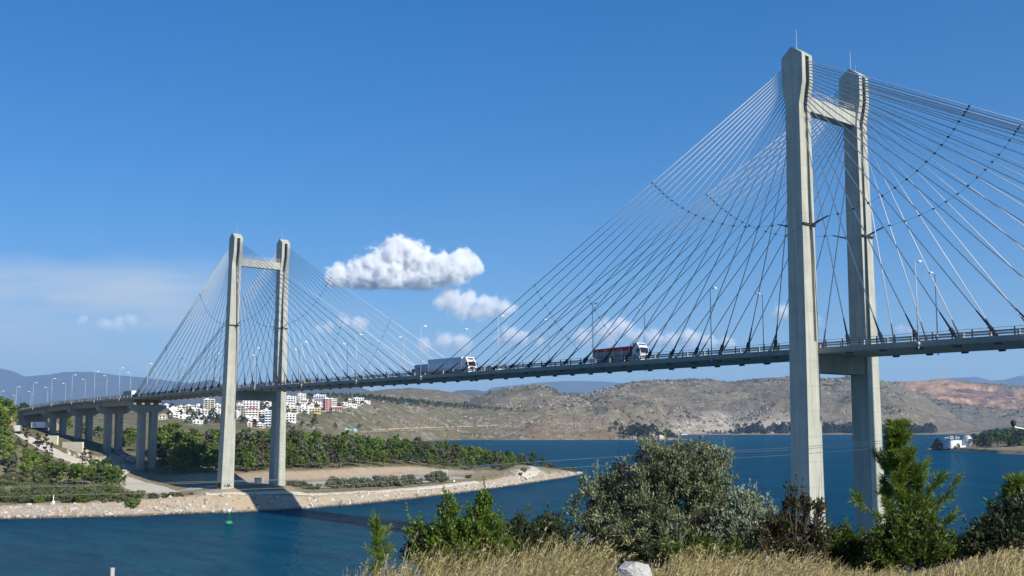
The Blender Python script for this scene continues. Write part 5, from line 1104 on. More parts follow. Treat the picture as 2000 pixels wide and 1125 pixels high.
HS = [
 ('low cream house with brown tiled roof at the left end of the town', 316, 818, 13, 8, 'wall_cream', 2, 'wall_tan', .1, False),
 ('wide white two-storey house, leftmost of the white ones, above a smaller one', 344, 805, 26, 8, 'wall_white', 2, 'flat', 0, True),
 ('white house with a sloping wall just left of the wide low hall', 340, 813, 17, 8, 'wall_white', 2, 'flat', .2, True),
 ('long low white hall nearest the trees, left of the far pylon', 361, 817, 24, 7, 'wall_white', 1, 'flat', .05, False),
 ('small house with red tiled roof on the skyline left of the tan dome-roofed one', 348, 797, 9, 5, 'wall_white', 1, 'roof_red', 0, False),
 ('tan low house on the skyline of the town', 368, 796, 12, 5, 'wall_tan', 1, 'flat', 0, False),
 ('white two-storey house below the tan skyline house', 377, 806, 20, 9, 'wall_white', 2, 'flat', -.1, True),
 ('white low house on the skyline beside the yellow tower block', 389, 796, 12, 6, 'wall_white', 1, 'flat', .2, False),
 ('unfinished yellow concrete tower with open floors', 408, 799, 20, 20, 'wall_cream', 5, 'flat', .25, False),
 ('white house under the unfinished tower with a long terrace', 402, 809, 22, 9, 'wall_white', 2, 'flat', .1, True),
 ('white house with pale blue ground floor next to dark cypresses', 400, 819, 16, 8, 'wall_blue', 2, 'wall_white', .1, True),
 ('white terrace house just left of the far pylon', 424, 806, 12, 8, 'wall_white', 2, 'flat', .1, True),
 ('low white house on the skyline just left of the far pylon', 424, 793, 10, 4, 'wall_white', 1, 'flat', 0, False),
 ('row of white garages by the treetops left of the far pylon', 383, 826, 14, 5, 'wall_white', 1, 'flat', 0, False),
 ('small house with a red roof seen right beside the far pylon', 466, 792, 10, 6, 'wall_cream', 2, 'roof_red', .1, False),
 ('tall bare grey concrete block between the legs of the far pylon', 469, 816, 13, 24, 'wall_grey', 5, 'flat', .3, False),
 ('big white apartment block right under the deck between the pylon legs', 489, 801, 30, 19, 'wall_white', 4, 'flat', .1, True),
 ('white apartment house with red tiled roof and rows of balconies', 491, 817, 25, 19, 'wall_cream', 4, 'roof_red', .15, True),
 ('white house beside the right-hand leg of the far pylon, on the skyline', 521, 794, 13, 9, 'wall_white', 2, 'flat', 0, False),
 ('blue and white apartment house against the right leg of the far pylon', 523, 831, 13, 29, 'wall_blue', 6, 'flat', .2, True),
 ('salmon three-storey house left of the blue apartment house', 511, 816, 11, 13, 'wall_salmon', 3, 'flat', .1, True),
 ('white two-storey house in front of the balconied apartment house', 499, 824, 20, 7, 'wall_white', 2, 'flat', 0, True),
 ('low white house at the edge of the treetops between the pylon legs', 507, 834, 13, 7, 'wall_salmon', 2, 'flat', 0, True),
 ('small pinkish house half hidden by trees between the pylon legs', 487, 832, 9, 7, 'wall_salmon', 2, 'flat', .2, False),
 ('narrow white terrace block right beside the left pylon leg', 461, 817, 7, 14, 'wall_white', 4, 'flat', 0, True),
 ('white three-storey house just right of the far pylon under the deck', 567, 787, 20, 13, 'wall_white', 3, 'flat', .1, True),
 ('pale yellow apartment house on the skyline under the deck', 589, 781, 16, 12, 'wall_cream', 3, 'flat', .2, True),
 ('long low white building below the pale yellow apartment house', 598, 785, 25, 5, 'wall_white', 1, 'flat', 0, False),
 ('white apartment house with blue awnings high in the town', 624, 787, 22, 16, 'wall_white', 4, 'flat', .1, True, 'wall_blue'),
 ('large dusky pink block, tallest beside the grassy slope', 641, 802, 13, 24, 'wall_pink', 5, 'flat', .5, False),
 ('white balconied house adjoining the large pink block', 651, 796, 13, 17, 'wall_pink', 5, 'flat', .2, True),
 ('low pink annex to the right of the large pink block', 656, 801, 22, 7, 'wall_pink', 1, 'flat', .1, False),
 ('beige house with a framed front low in the town', 574, 806, 14, 13, 'wall_cream', 3, 'flat', .1, True, 'wall_cream'),
 ('white stepped house just right of the far pylon', 560, 797, 10, 10, 'wall_white', 2, 'flat', 0, True),
 ('long white two-storey row behind the beige house', 585, 793, 19, 7, 'wall_white', 2, 'flat', -.1, False),
 ('white house with dark balconies left of the orange one', 595, 806, 14, 13, 'wall_white', 3, 'flat', .1, True),
 ('orange-yellow house with an arcade at the lower edge of the town', 614, 806, 21, 9, 'wall_orange', 2, 'flat', .05, True, 'wall_yellow'),
 ('long white building under the apartment house with blue awnings', 626, 794, 19, 6, 'wall_white', 1, 'flat', 0, False),
 ('white villa standing alone below the others, right of the far pylon', 567, 823, 18, 15, 'wall_white', 3, 'flat', .1, True),
 ('small white house right of the pink block', 672, 791, 12, 5, 'wall_white', 1, 'flat', .1, False),
 ('tan house with arches left of the white villa on the ridge', 684, 786, 12, 6, 'wall_tan', 2, 'flat', .1, False),
 ('stepped white villa at the right end of the town on the ridge', 700, 787, 20, 10, 'wall_white', 2, 'flat', .15, True),
 ('low white house, last on the right of the town', 717, 787, 11, 4, 'wall_white', 1, 'flat', .1, False),
 ('long white garden house below the ridge villa', 687, 794, 18, 5, 'wall_white', 1, 'flat', .05, False)]
for a in HS:
    kw = {}
    if len(a) > 10: kw['bcol'] = a[10]
    house(*a[:10], **kw, openf='unfinished' in a[0])
random.seed(77)
for i in range(34):
    z_ = random.choice((0, 0, 1, 2, 2)); px, py = ((random.uniform(322, 430), random.uniform(794, 824)), (random.uniform(461, 530), random.uniform(790, 830)), (random.uniform(556, 640), random.uniform(778, 804)))[z_]
    part_ = ('between the viaduct and the far pylon', 'between the legs of the far pylon', 'to the right of the far pylon')[z_]
    o = house('small pale house crowded into the town '+part_, px, py, random.uniform(7, 13), random.uniform(4, 8), random.choice(('wall_white', 'wall_white', 'wall_white', 'wall_cream')), random.choice((1, 2, 2)), random.choice(('flat', 'flat', 'flat', 'roof_red')), random.uniform(-.25, .35), random.random() < .6, depth=9)
    o['group'] = 'small houses '+part_
shed = [('blue shed roof on the grassy slope behind pines', 785, 788, 10, 5, 'sheet_blue'), ('long low grey shed beside the blue one', 799, 788, 14, 2.5, 'roof_grey'), ('pale blue greenhouse roof just above the treetops', 676, 843, 8, 4, 'sheet_lightblue'), ('smaller pale blue greenhouse roof by the treetops', 692, 842, 6, 3, 'sheet_lightblue')]
for lb, px, py, w, h, m_ in shed: o = house(lb, px, py, w, h, m_, 1, m_ if m_ != 'roof_grey' else 'flat', 0, False, win=False)
house('cream waterside house at the foot of the knoll', 1293, 859, 10, 6, 'wall_cream', 2, 'flat', .2, False, strip=H2, depth=8)
house('low grey-roofed house among the dark grove', 1272, 850, 15, 5, 'wall_tan', 1, 'roof_grey', .1, False, strip=H2, depth=8)
# white jetty, guard wall, tracks on the far shore
mb = MB(); a = pt(1296, 1925, .5); b = pt(1312, 1915, .5); mb.tube(a, b, .9, n=4); tag(mb.build('jetty', M['wall_white']), 'short white jetty by the cream waterside house', 'jetty')
mb = MB(); a = pt(1326, 3025, 1); b = pt(1342, 3020, 1); mb.tube(a, b, 1.6, n=4); tag(mb.build('jetty', M['wall_white']), 'white landing stage on the far shore below the cliffs', 'jetty')
random.seed(8); mb = MB()
for i in range(64):
    px = 732+i*3.78; py = ip((730, 840), (800, 836.5), (880, 834.5), (975, 831))(px)
    if random.random() < .82: p, D = H1.drape(px, py); mb.box((p.x, p.y, p.z+.9), (4.2, .7, 1.6), YAW-math.pi/2)
tag(mb.build('guard_wall', M['wall_tan']), 'broken line of pale parapet stones along the road on the slope', 'wall')
def hroad(name, S_, pts, w, m, seg=40): return road(name, S_, [xy(S_.drape(px, py)[0]) for px, py in pts], w, m, seg, .5, 5)
hroad('slope_road', H1, [(700, 844), (760, 840), (830, 837), (900, 835.5), (975, 832), (1010, 826)], 5, M['spit'])
hroad('slope_track', H1, [(560, 806), (640, 803), (668, 797), (690, 793), (712, 790)], 6, M['dirt_road'])
hroad('slope_track', H1, [(1000, 838), (1020, 829), (1042, 818), (1058, 812)], 11, M['spit'])
# ------------------------------------------------------------------ silver tanks and hall on the headland
M['tank'] = mat('tank_metal', (.50, .52, .52), .45, .25, noise=[(.5, .08, 4)]); M['hall'] = mat('hall_white', (.70, .72, .74), .6, noise=[(.4, .05, 4)])
def tank(px, D, r, h, label):
    p = SPIT.on(px, D, -.5); o = empty('storage_tank', p); tag(o, label, 'tank', None); m = MB(); m.lathe([(r, 0), (r, h)], n=28); m.build('shell', M['tank'], o)
    m = MB(); m.lathe([(r+.05, h+.02), (r*.93, h+1.4), (r*.7, h+2.9), (r*.35, h+3.5), (.3, h+3.7)], n=28); m.build('dome', M['tank'], o)
    m = MB()
    for k in range(14): a = 6.283*k/14; m.box((r*1.01*math.cos(a), r*1.01*math.sin(a), h/2), (.18, .18, h), a)
    m.build('rib', M['tank'], o)
tank(1849.5, 1078, 4.4, 8.6, 'domed silver tank left of the white hall'); tank(1889, 1070, 4.6, 8.6, 'domed silver tank right of the white hall')
p = SPIT.on(1867, 1066, -.3); o = empty('pump_hall', p, YAW-math.pi/2); tag(o, 'white hall between the two silver tanks', 'building', None); m = MB(); m.box((0, 4, 4), (11.8, 8, 8.6)); m.box((6.5, 1, 1.2), (6, 5, 2.6)); m.build('wall', M['hall'], o); m = MB(); m.box((0, 4, 8.5), (12.4, 8.6, .5)); m.build('roof', M['dark_steel'], o); m = MB(); m.box((-5.3, -.05, 4), (.5, .1, 7.8)); m.build('corner_post', M['dark_steel'], o)
m = MB(); m.box((3.5, -.05, 1.2), (2.6, .1, 2.4)); m.build('door', M['window'], o)
for k, x in enumerate((-3.4, -1.4, 2.2, 4.6)):
    m = MB(); m.lathe([(1.1, 0), (1.1, 2.6), (.6, 3.4), (.2, 3.5)], (x, 5, 8.7), 14); m.build('silo', M['tank'], o)
# ------------------------------------------------------------------ fence, frames, boards, posts on the peninsula
fo = empty('chain_link_fence'); tag(fo, 'thin wire fence on posts at the right end of the grey yard', 'fence'); fp = [PEN.on(px, D) for px, D in ((790, 427), (815, 433), (840, 439), (865, 444), (885, 448), (905, 452), (925, 455))]
mb = MB()
for a, b in zip(fp, fp[1:]):
    for h in (.15, .7, 1.25, 1.8): mb.tube(a+Vector((0, 0, h)), b+Vector((0, 0, h)), .02, n=4)
    n_w = 16
    for k in range(n_w): q = a.lerp(b, k/n_w); q2 = a.lerp(b, min(1, (k+1.5)/n_w)); mb.tube(q+Vector((0, 0, .15)), q2+Vector((0, 0, 1.8)), .014, n=3)
mb.build('wire_mesh', M['galv'], fo)
for a, b in zip(fp, fp[1:]):
    for k in range(3): q = a.lerp(b, k/3); m = MB(); m.tube(q-Vector((0, 0, .3)), q+Vector((0, 0, 2.1)), .05, n=5); m.build('post', M['galv'], fo)
a = PEN.on(845, 436); b = PEN.on(873, 441); o = empty('goal_frame', a); tag(o, 'white metal frame like a goal standing in the grey yard', 'goal frame'); d = b-a; m = MB(); m.tube((0, 0, -.2), (0, 0, 2.5), .09); m.tube((d.x, d.y, d.z-.2), (d.x, d.y, d.z+2.5), .09); m.build('post', M['wall_white'], o); m = MB(); m.tube((0, 0, 2.45), (d.x, d.y, d.z+2.45), .09); m.build('crossbar', M['wall_white'], o)
p = PEN.on(505, 358); o = empty('sign_board', p, YAW-math.pi/2); tag(o, 'weathered white board on the ground between the legs of the far pylon', 'sign'); m = MB(); m.box((0, 0, 1.2), (3.2, .12, 1.6)); m.build('board', M['roof_grey'], o)
for x in (-1.3, 1.3): m = MB(); m.box((x, .1, .5), (.12, .1, 1.4)); m.build('leg', M['galv'], o)
p = PEN.on(885, 421); o = empty('marker_post', p); tag(o, 'small white marker post on a foot beside the dirt road', 'post'); m = MB(); m.box((0, 0, 1.0), (.35, .35, 2.0)); m.build('post', M['roof_grey'], o); m = MB(); m.box((0, 0, .15), (1.0, .8, .5)); m.build('foot', M['wall_white'], o)
p = PEN.on(103, 309); o = empty('marker_post', p); tag(o, 'white marker post in the thicket above the stony bank', 'post'); m = MB(); m.tube((0, 0, -.3), (0, 0, 2.6), .12); m.build('post', M['wall_white'], o); m = MB(); m.box((0, 0, .5), (.7, .7, .9)); m.build('foot', M['wall_white'], o)
def wallblock(px0, D0, px1, D1, h, label, m_='stone'):
    a = PEN.on(px0, D0); b = PEN.on(px1, D1); d = b-a; L = math.hypot(d.x, d.y); n = Vector((-d.y, d.x, 0))/L*.35; zb = min(a.z, b.z)-1.5; zt = max(a.z, b.z)+h; mb = MB()
    mb.hexa([Vector((a.x, a.y, zb))-n, Vector((b.x, b.y, zb))-n, Vector((b.x, b.y, zb))+n, Vector((a.x, a.y, zb))+n], [Vector((a.x, a.y, zt))-n, Vector((b.x, b.y, zt))-n, Vector((b.x, b.y, zt))+n, Vector((a.x, a.y, zt))+n]); tag(mb.build('retaining_wall', M[m_]), label, 'wall')
wallblock(122, 430, 161, 424, 2.2, 'pale stone retaining wall below the viaduct at the bend', 'wall_cream'); wallblock(81, 440, 112, 436, 1.8, 'low pale wall by the dark car on the dusty road', 'wall_cream')
# ------------------------------------------------------------------ green buoy
M['buoy_green'] = mat('buoy_green_paint', (.03, .26, .11), .45, noise=[(2, .15, 3)]); M['buoy_dark'] = mat('buoy_dark_green', (.015, .09, .045), .5, noise=[(2, .15, 3)])
Db = dat(1021, 0); o = empty('navigation_buoy', pt(446, Db, 0)); tag(o, 'green light buoy with a white top floating near the stony shore', 'buoy')
m = MB(); m.lathe([(.5, -.5), (.95, -.2), (1.0, .25), (.85, .48), (.5, .75)], n=18); m.build('float', M['buoy_green'], o, False)
m = MB()
for k in range(4): a = math.pi/4+k*math.pi/2; m.tube((.5*math.cos(a), .5*math.sin(a), .75), (.16*math.cos(a), .16*math.sin(a), 3.0), .07, n=5)
m.tube((0, 0, .7), (0, 0, 3.0), .12, n=6); m.build('tower', M['buoy_dark'], o)
m = MB(); m.lathe([(.3, 2.6), (.42, 2.7), (.42, 2.95), (.3, 3.05)], n=12); m.build('collar', M['buoy_green'], o); m = MB(); m.lathe([(.3, 3.06), (.45, 3.2), (.45, 3.65), (.25, 3.85), (.05, 3.9)], n=12); m.build('lamp_top', M['white_paint'], o)
# ------------------------------------------------------------------ wires across the strait and their pole
pole_p = pt(2022, 128, zat(845, 128)); M['wire'] = mat('overhead_wire', (.38, .37, .33), .5, noise=[(1, .1, 2)])
tipL = pt(1979, 128, zat(836, 128)); rootR = pt(2022, 128, zat(845, 128))
o = empty('utility_pole'); tag(o, 'utility pole at the right margin with pale cross arm and dark insulator', 'utility pole'); zg = FG.zxy(rootR.x, rootR.y)
m = MB(); m.tube((rootR.x, rootR.y, zg-1), (rootR.x, rootR.y, rootR.z+1.2), .17, .13, 8); m.build('pole', M['grey_bark'], o)
m = MB(); m.tube(tipL, rootR, .09, n=5); m.tube(rootR, rootR*2-tipL, .09, n=5); m.build('cross_arm', M['wall_white'], o)
m = MB(); m.lathe([(.05, -.25), (.12, 0), (.3, .3), (.34, .55), (.24, .75), (.08, .82)], tuple(tipL), 10); m.build('insulator', M['chassis'], o)
def wire(pts, label):
    P = [pt(px, D, zat(py, D)) for px, py, D in pts]; mb = MB()
    for a, b in zip(P, P[1:]):
        for k in range(4): mb.tube(a.lerp(b, k/4), a.lerp(b, (k+1)/4), .04, n=4, cap=False)
    tag(mb.build('power_line', M['wire']), label, 'power line')
def wrow(xs, ys, D0, D1, px_end): return [(x, y, D0+(D1-D0)*(x+200)/(2000+200)) for x, y in zip(xs, ys)]
X_ = [-200, 0, 300, 600, 750, 900, 1000, 1160, 1350, 1540, 1700, 1850, 1978]
wire(wrow(X_, [951, 947.5, 941.5, 933.5, 925, 911.5, 905, 895, 884.5, 876, 865, 852, 836], 262, 128, 0), 'upper thin power line crossing the strait in front of the bridge legs')
wire(wrow(X_, [953, 950, 944, 936, 927.5, 914, 907.5, 898, 888, 880, 870, 858, 838], 262, 128.3, 0), 'middle thin power line crossing the strait in front of the bridge legs')
wire(wrow(X_, [971, 967, 960.5, 950, 941, 928, 921, 911, 900.5, 890, 878.5, 864, 839], 258, 128.6, 0), 'lowest thin power line crossing the strait in front of the bridge legs')
# ------------------------------------------------------------------ plants close to the camera
UP = np.array([0, 0, 1.0]); RV = np.array([RH[0], RH[1], 0]); FV = np.array([FH[0], FH[1], 0])
def lobes_world(lobes, D):
    out = []
    for cx, cy, rx, ry, *dd in lobes:
        d = D+(dd[0] if dd else 0); s = d/F; c = np.array(pt(cx, d, zat(cy, d))); out.append((c, rx*s, ry*s))
    return out
def bush(name, label, cat, px, D, lobes, ncl, per, leaf, clr, matn, seed, up=.3, stems=7, barkm='dark_bark', group=None, shoots=0, spread=.8, bare=0, tw=.012):
    """stems from the foot fan out to leafy clumps inside the lobes"""
    rg = np.random.default_rng(seed); Wl = lobes_world(lobes, D); base = np.array(FG.on(px, D, -.05)); ar = np.array([l[1]*l[2] for l in Wl]); ar /= ar.sum(); C = []; par = []
    while len(C) < ncl:
        i = rg.choice(len(Wl), p=ar); c, rx, rz = Wl[i]; v = unit(rg.normal(size=3))*(rg.random()**(1/2.1)); q = c+RV*v[0]*rx+FV*v[1]*rx*spread+UP*v[2]*rz
        if q[2] > FG.zxy(q[0], q[1])+.08: C.append(q); par.append(i)
    C = np.array(C); o = empty(name); tag(o, label, cat, group); m = MB(); mids = {}
    for i, (c, rx, rz) in enumerate(Wl):
        hub = base*.45+c*.55+rg.normal(size=3)*.06; m.tube(tuple(base+rg.normal(size=3)*np.array([.06, .06, 0])), tuple(hub), .028+.006*rx, .02, 5); mids[i] = [hub]
        for k in range(stems):
            t = c+rg.normal(size=3)*np.array([rx, rx, rz])*.42; m.tube(tuple(hub), tuple(t), .016, .009, 4); mids[i].append(t)
    for q, i in zip(C, par):
        a = min(mids[i], key=lambda h: float(((h-q)**2).sum())); m.tube(tuple(a), tuple(q), .007, .003, 3, False)
    for k in range(bare):
        q = C[rg.integers(ncl)]; e = q+unit(rg.normal(size=3)+np.array([0, 0, .4]))*rg.uniform(.15, .4); m.tube(tuple(q), tuple(e), .005, .002, 3, False)
    o.location = tuple(base)
    for i, v in enumerate(m.v): m.v[i] = (v[0]-base[0], v[1]-base[1], v[2]-base[2])
    m.build('branch', M[barkm], o)
    idx = np.repeat(np.arange(ncl), per); n = len(idx); out = unit(C-(base+np.array([0, 0, .1])))[idx]; d0 = unit(rg.normal(size=(n, 3)))
    sh = rg.random(n); P = C[idx]+d0*clr*(rg.random(n)**.5)[:, None]+out*clr*.7*(sh-.3)[:, None]; d = unit(out*.9+UP*up+rg.normal(size=(n, 3))*.75); L = leaf[0]*(.65+.7*rg.random(n)); ct = rg.random(ncl); t = np.clip(.45*ct[idx]+.55*rg.random(n), 0, 1)
    Q = leafquads(P-base, d, L, L*leaf[1], rg); T = [t]; QQ = [Q]
    for k in range(shoots):                      # leafy shoots that stick out of the outline
        i = rg.choice(len(Wl), p=ar); c, rx, rz = Wl[i]; v = unit(rg.normal(size=3)*np.array([1, .6, 1])+np.array([0, 0, .5])); q0 = c+RV*v[0]*rx*.85+FV*v[1]*rx*.6+UP*v[2]*rz*.85; dr = unit(v[0]*RV*.5+v[1]*FV*.5+UP*(abs(v[2])+.5)+.2*rg.normal(size=3)); Ls = rg.uniform(.12, .3); nn = 26; s = rg.random(nn)
        P = q0+dr*Ls*s[:, None]; d = unit(dr*.8+rg.normal(size=(nn, 3))*.6); L = leaf[0]*(.6+.5*rg.random(nn)); QQ.append(leafquads(P-base, d, L, L*leaf[1], rg)); T.append(np.clip(.5+.5*rg.random(nn), 0, .85))
    link('foliage', quadmesh('foliage', np.concatenate(QQ), M[matn], np.concatenate(T)), o); return o
M['dark_bark'] = mat('dark_bark', (0.06, 0.048, 0.038), 0.9, noise=[(8, 0.3, 4)])
M['olive_leaf'] = foliage('olive_leaves', (0.032, 0.048, 0.018), (0.28, 0.31, 0.165), .15, None, 0, .45)
M['sage_leaf'] = foliage('pale_olive_leaves', (0.10, 0.135, 0.075), (0.36, 0.40, 0.27), .15, None, 0, .5)
M['lentisk_leaf'] = foliage('lentisk_leaves', (0.022, 0.055, 0.008), (0.145, 0.225, 0.028), .25, (0.20, 0.11, 0.03), 0, .4)
M['dark_leaf'] = foliage('dark_shrub_leaves', (0.018, 0.032, 0.014), (0.075, 0.10, 0.042), .15, (0.12, 0.10, 0.05), 0, .4)
M['red_leaf'] = foliage('reddish_shrub_leaves', (0.022, 0.026, 0.012), (0.085, 0.075, 0.028), .15, (0.16, 0.055, 0.025), 0, .45)
M['green_leaf'] = foliage('broad_green_leaves', (0.025, 0.050, 0.008), (0.12, 0.17, 0.028), .25, (0.16, 0.13, 0.05), 0, .4)
bush('olive_shrub', 'largest shrub, dense grey-green olive-like bush in front of the strait', 'shrub', 1300, 17,
     [(1300, 950, 105, 78), (1245, 975, 85, 70, .4), (1372, 930, 62, 62, -.3), (1385, 975, 60, 75), (1180, 985, 62, 62, .2), (1150, 1010, 38, 42), (1290, 1030, 130, 60, -.4), (1215, 1050, 80, 40), (1400, 1040, 70, 55), (1290, 900, 60, 40), (1395, 895, 32, 30), (1335, 895, 45, 30)], 800, 62, (.06, .32), .10, 'olive_leaf', 1, shoots=170, bare=60, stems=5)
bush('sage_shrub', 'paler grey-green shrub leaning against the right side of the largest shrub', 'shrub', 1465, 16.2,
     [(1465, 1010, 45, 45), (1440, 1050, 50, 40), (1495, 1030, 30, 40), (1450, 985, 25, 22)], 230, 60, (.056, .34), .085, 'sage_leaf', 2, shoots=50)
bush('lentisk_bush', 'bright green bush with rusty leaf tips, left of the largest shrub', 'shrub', 885, 14.5,
     [(890, 1050, 58, 38), (850, 1055, 46, 30), (935, 1035, 45, 40), (940, 990, 18, 26), (875, 1000, 20, 30), (812, 1035, 20, 16), (960, 1075, 40, 40), (900, 1085, 90, 40)], 400, 52, (.05, .42), .075, 'lentisk_leaf', 3, shoots=60, up=.5)
bush('dark_bush', 'low dark dense bush between the bright green bush and the largest shrub', 'shrub', 1050, 15.5,
     [(1040, 1050, 55, 32), (1000, 1055, 40, 36), (1085, 1045, 38, 34), (1010, 1030, 22, 18), (1075, 1025, 26, 18), (1040, 1085, 80, 35)], 320, 52, (.05, .38), .08, 'dark_leaf', 4, shoots=40)
bush('reddish_bush', 'scraggly bush with rusty brown leaves in front of the near pylon foot', 'shrub', 1545, 14,
     [(1550, 1040, 50, 36), (1548, 985, 14, 40), (1575, 995, 12, 30), (1515, 1030, 30, 26), (1598, 1000, 9, 18), (1590, 1050, 30, 28), (1500, 1060, 40, 30), (1560, 1075, 60, 25)], 190, 30, (.052, .45), .07, 'red_leaf', 5, shoots=34, bare=45)
bush('green_bush', 'low bright green bush between the rusty bush and the young pine', 'shrub', 1645, 14.5,
     [(1606, 1062, 34, 26), (1650, 1065, 34, 28), (1625, 1080, 40, 25), (1690, 1075, 40, 30), (1650, 1045, 14, 16), (1700, 1097, 48, 26), (1640, 1102, 52, 24)], 220, 44, (.048, .45), .075, 'green_leaf', 6, shoots=24, up=.5)
bush('broadleaf_bush', 'rounded dark green broad-leaved bush under the young pine', 'shrub', 1780, 13.6,
     [(1780, 1050, 62, 50), (1745, 1070, 50, 45), (1735, 1098, 48, 28), (1830, 1075, 50, 38), (1790, 1020, 40, 25)], 360, 54, (.046, .5), .08, 'green_leaf', 7, shoots=30)
bush('dark_evergreen_bush', 'dark dense bush at the right margin above the dry grass', 'shrub', 1965, 13.5,
     [(1965, 1050, 60, 38), (1925, 1065, 45, 28), (2010, 1030, 55, 60), (1985, 1015, 35, 25), (1940, 1030, 22, 18)], 380, 54, (.05, .42), .08, 'dark_leaf', 8, shoots=40)
bush('low_bush', 'low dark green undergrowth at the left foot of the largest shrub', 'shrub', 1180, 16.5, [(1130, 1078, 45, 24), (1185, 1085, 60, 26), (1245, 1085, 50, 24)], 170, 46, (.048, .42), .08, 'dark_leaf', 21, shoots=30)
bush('low_bush', 'low green undergrowth between the largest shrub and the rusty bush', 'shrub', 1400, 16, [(1345, 1080, 60, 24), (1410, 1082, 60, 24), (1475, 1080, 45, 24), (1520, 1086, 30, 18)], 220, 46, (.048, .42), .08, 'green_leaf', 22, shoots=40)
bush('low_bush', 'low green undergrowth between the young pine and the right-hand dark bush', 'shrub', 1870, 14.5, [(1850, 1090, 35, 18), (1890, 1088, 32, 18)], 90, 44, (.045, .42), .075, 'green_leaf', 23, shoots=20)
bush('low_bush', 'low dark undergrowth under the bright green bush at the left end of the grass', 'shrub', 850, 15, [(820, 1082, 40, 20), (880, 1085, 55, 22), (950, 1082, 45, 22)], 150, 44, (.046, .42), .08, 'dark_leaf', 24, shoots=24)
# young pines with long needles
M['needle'] = foliage('young_pine_needles', (0.05, 0.098, 0.010), (0.21, 0.295, 0.04), .3, None, 0, .45)
def young_pine(label, px, D, top_py, spread_px, nb, seed, base_u=.08, shoots=6, need=60, nl=.10, lean=0.0, group=None):
    rg = np.random.default_rng(seed); base = np.array(FG.on(px, D, -.1)); Ht = zat(top_py, D)-base[2]; Wm = spread_px*D/F; o = empty('young_pine', tuple(base)); tag(o, label, 'tree', group); m = MB(); ax = lambda u: RV*(lean*u*u+.05*math.sin(5*u))+FV*.03*math.sin(4*u)+UP*Ht*u
    for k in range(10): m.tube(tuple(ax(k/10)), tuple(ax((k+1)/10)), .035*(1-.085*k), .035*(1-.085*(k+1)), 6)
    S = []; Dr = []
    for b in range(nb):
        u = base_u+(1-base_u)*((b+rg.random())/nb)**.9; a = rg.random()*6.283; prof = min(1, (1-u)*1.25+.03)*(0.8+.2*min(1, u/.25)); L = Wm*prof*(.5+.6*rg.random())*(1+.28*math.sin(3*a+9*u)); el = .45+.5*u+.25*rg.normal()
        dr = RV*math.cos(a)*math.cos(el)+FV*math.sin(a)*math.cos(el)+UP*math.sin(el); p0 = ax(u*.93); p1 = p0+dr*L*.6; p2 = p1+unit(dr+UP*.5)*L*.45; m.tube(tuple(p0), tuple(p1), .012, .008, 4); m.tube(tuple(p1), tuple(p2), .008, .004, 4)
        for k in range(shoots):
            f = rg.random()**.6; q = p0+(p1-p0)*f/.6 if f < .6 else p1+(p2-p1)*(f-.6)/.4; d = unit(dr+UP*.45+rg.normal(size=3)*.45); l = .10+.14*rg.random(); S.append((q, q+d*l)); Dr.append(d); m.tube(tuple(q), tuple(q+d*l), .004, .002, 3, False)
        S.append((p2, p2+unit(dr+UP*.8)*.16)); Dr.append(unit(dr+UP*.8))
    S.append((ax(.92), ax(1.0))); Dr.append(UP)
    m.build('trunk', M['grey_bark'], o); P0 = np.array([s[0] for s in S]); P1 = np.array([s[1] for s in S]); Dr = np.array(Dr); idx = np.repeat(np.arange(len(S)), need); n = len(idx); f = rg.random(n)[:, None]; P = P0[idx]*(1-f)+P1[idx]*f; d = unit(Dr[idx]*1.1+rg.normal(size=(n, 3))*.55); L = nl*(.7+.5*rg.random(n)); ct = rg.random(len(S))
    link('needles', quadmesh('needles', leafquads(P, d, L, .0085, rg), M['needle'], np.clip(.5*ct[idx]+.5*rg.random(n), 0, 1)), o); return o
young_pine('young bright green pine in front of the far leg of the near pylon', 1768, 15, 826, 106, 60, 41, .08, 8, 66, .105)
young_pine('small slender pine sprig among dry grass left of the bright green bush', 730, 11.5, 1016, 13, 12, 42, .3, 3, 40, .085, .07)
young_pine('pine top rising from the dark bush at the right margin', 2005, 14, 950, 75, 34, 43, .45, 7, 64, .10)
